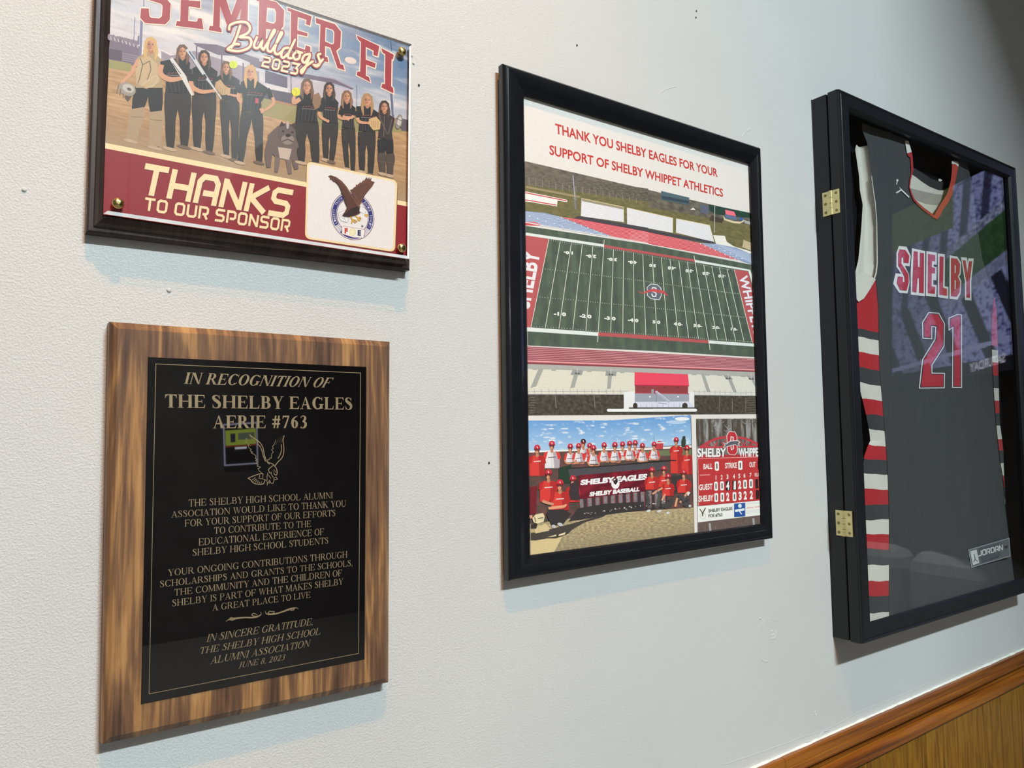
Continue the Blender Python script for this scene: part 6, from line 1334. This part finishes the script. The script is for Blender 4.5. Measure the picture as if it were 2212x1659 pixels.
b = MB(); b.rings([[Vector((back.x, back.y+q[0], back.z+q[1])) for q in ((-.06, -.06), (.06, -.06), (.06, .06), (-.06, .06))], [Vector((X_RIGHT, back.y+q[0], back.z+q[1])) for q in ((-.06, -.06), (.06, -.06), (.06, .06), (-.06, .06))]], True, True); b.build('wall_bracket', M_TVBODY, t_tv)
# lit label panel on the far wall, reflected in the black plate
def mir(px, py, Yf, d):
    r = ray(px, py); t = (-d+(-d-Yf)-CAM.y)/r.y; p = CAM+r*t; return Vector((p.x, Yf, p.z))
sg = [mir(x, y, Y_FRONT+.03, D_PL) for x, y in ((481, 916), (556, 911), (558, 1002), (484, 1007))]
t_sg = thing('wall_panel', sum(sg, Vector())/4, 'lit white-framed panel with a green label, reflected in the black engraved plate', 'panel')
def sgp(u, v): return (sg[0]*(1-u)+sg[1]*u)*(1-v)+(sg[3]*(1-u)+sg[2]*u)*v
b = MB()
def cell(u0, v0, u1, v1, c, o=0.0):
    b.face([sgp(u0, v0)+Vector((0, o, 0)), sgp(u1, v0)+Vector((0, o, 0)), sgp(u1, v1)+Vector((0, o, 0)), sgp(u0, v1)+Vector((0, o, 0))], tuple(lin(c)))
cell(0, 0, 1, 1, (150, 150, 170)); cell(.045, .04, .955, .965, (8, 8, 10), .002); cell(.06, .16, .94, .52, (150, 166, 60), .004); cell(.06, .52, .94, .56, (120, 50, 20), .004); cell(.2, .24, .34, .45, (40, 40, 60), .006); cell(.42, .24, .9, .4, (90, 100, 80), .006); cell(.32, .57, .66, .62, (220, 220, 230), .004)
b.build('lit_face', M_SIGN, t_sg, fix=False)
b = MB(); b.rings([[p+Vector((0, -.03, 0)) for p in sg], [p+Vector((0, -.001, 0)) for p in sg]], True, True); b.build('backbox', M_TVBODY, t_sg)

# ================================================================== ceiling fixtures
def downlight(pos, rad, power, col, name, label):
    t = thing(name, Vector((pos.x, pos.y, CEIL)), label, 'ceiling light'); n = 24
    b = MB(); rs = []
    for h, r in ((0, .10), (-.02, .10), (-.05, .085), (-.05, .07), (-.03, .06)):
        rs.append([Vector((pos.x+r*math.cos(2*math.pi*i/n), pos.y+r*math.sin(2*math.pi*i/n), CEIL+h)) for i in range(n)])
    b.rings(rs, False, True, smooth=False); b.build('housing', M_FIXT, t)
    l = bpy.data.lights.new('bulb_light', 'SPOT'); l.spot_size = math.radians(68); l.spot_blend = 1.0; l.energy = power; l.color = col; l.shadow_soft_size = rad
    o = bpy.data.objects.new('bulb_light', l); COL.objects.link(o); o.parent = t; o.location = Vector(pos)-Vector(t.location)
    o.rotation_euler = (WARM_AIM-Vector(pos)).to_track_quat('-Z', 'Y').to_euler()
downlight(WARM_POS, .035, WARM_W, WARM_COL, 'ceiling_downlight', 'warm ceiling downlight above the plaques')
p = COOL_POS
t = thing('fluorescent_fixture', Vector((p.x, p.y, CEIL)), 'cool fluorescent ceiling fixture behind the viewer', 'ceiling light')
b = MB(); b.box((p.x-.62, p.y-.15, CEIL-.05), (p.x+.62, p.y+.15, CEIL)); b.build('housing', M_FIXT, t, bevel=.004)
l = bpy.data.lights.new('tube_light', 'AREA'); l.shape = 'RECTANGLE'; l.size = .9; l.size_y = .18; l.energy = COOL_W; l.color = COOL_COL
o = bpy.data.objects.new('tube_light', l); COL.objects.link(o); o.parent = t; o.location = p-Vector(t.location)
# unseen globe pendant, added to put glints on the glossy frame
M_GLOBE = make_emit('lit_globe', False, (0.92, 0.97, 1.0), 34.0)
gp = Vector((0.42, -2.6, ZC+0.56))
t = thing('added_pendant', Vector((gp.x, gp.y, CEIL)), 'unseen white globe pendant added to put glints on the black frame', 'pendant lamp')
def lathe(prof, c, n=20): return [[Vector((c.x+r*math.cos(2*math.pi*i/n), c.y+r*math.sin(2*math.pi*i/n), c.z+h)) for i in range(n)] for h, r in prof]
b = MB(); b.rings(lathe([(.062*math.sin(a_), max(.0004, .062*math.cos(a_))) for a_ in [math.pi*(k/12-.5) for k in range(13)]], gp), True, True, smooth=True); b.build('globe', M_GLOBE, t)
b = MB(); b.rings(lathe([(.055, .03), (.09, .022), (.10, .006), (CEIL-gp.z-.03, .006), (CEIL-gp.z-.03, .05), (CEIL-gp.z, .05)], gp), True, True); b.build('stem', M_TVBODY, t)
# unseen sofa, added for the grey reflection low in the case glass
M_SOFA = simple('grey_upholstery', (0.42, 0.42, 0.40), 0.85, bump=0.3, nscale=300)
t = thing('sofa', Vector((3.0, -1.0, 0)), 'grey sofa added unseen by the side wall for its reflection in the case glass', 'sofa')
def pad(name, lo, hi, bev):
    b = MB(); b.box(lo, hi); return b.build(name, M_SOFA, t, bevel=bev)
pad('base', (2.55, -1.75, .12), (3.34, -.25, .30), .02); pad('back_rest', (3.06, -1.75, .30), (3.34, -.25, .80), .05)
for k in range(2):
    pad('seat_cushion', (2.53, -1.62+k*.625, .30), (3.06, -1.005+k*.625, .46), .05); pad('back_cushion', (2.96, -1.62+k*.625, .46), (3.16, -1.005+k*.625, .97), .08)
pad('arm', (2.55, -1.76, .30), (3.30, -1.63, .64), .05); pad('arm', (2.55, -.37, .30), (3.30, -.24, .64), .05)
for x in (2.62, 3.26):
    for y in (-1.68, -.32):
        b = MB(); b.rings([[Vector((x+r*math.cos(i*math.pi/6), y+r*math.sin(i*math.pi/6), z)) for i in range(12)] for z, r in ((0, .018), (.12, .026))], True, True); b.build('foot', M_TVBODY, t)
WARM_AIM = Vector((3.0, -1.0, 0.8))
downlight(Vector((2.7, -1.2, CEIL-.12)), .04, 420.0, (0.95, 0.97, 1.0), 'ceiling_downlight', 'unseen narrow downlight added to brighten the grey sofa')  # unseen spot added only to brighten the sofa's reflection
bpy.data.objects['bulb_light.001'].data.spot_size = math.radians(24)
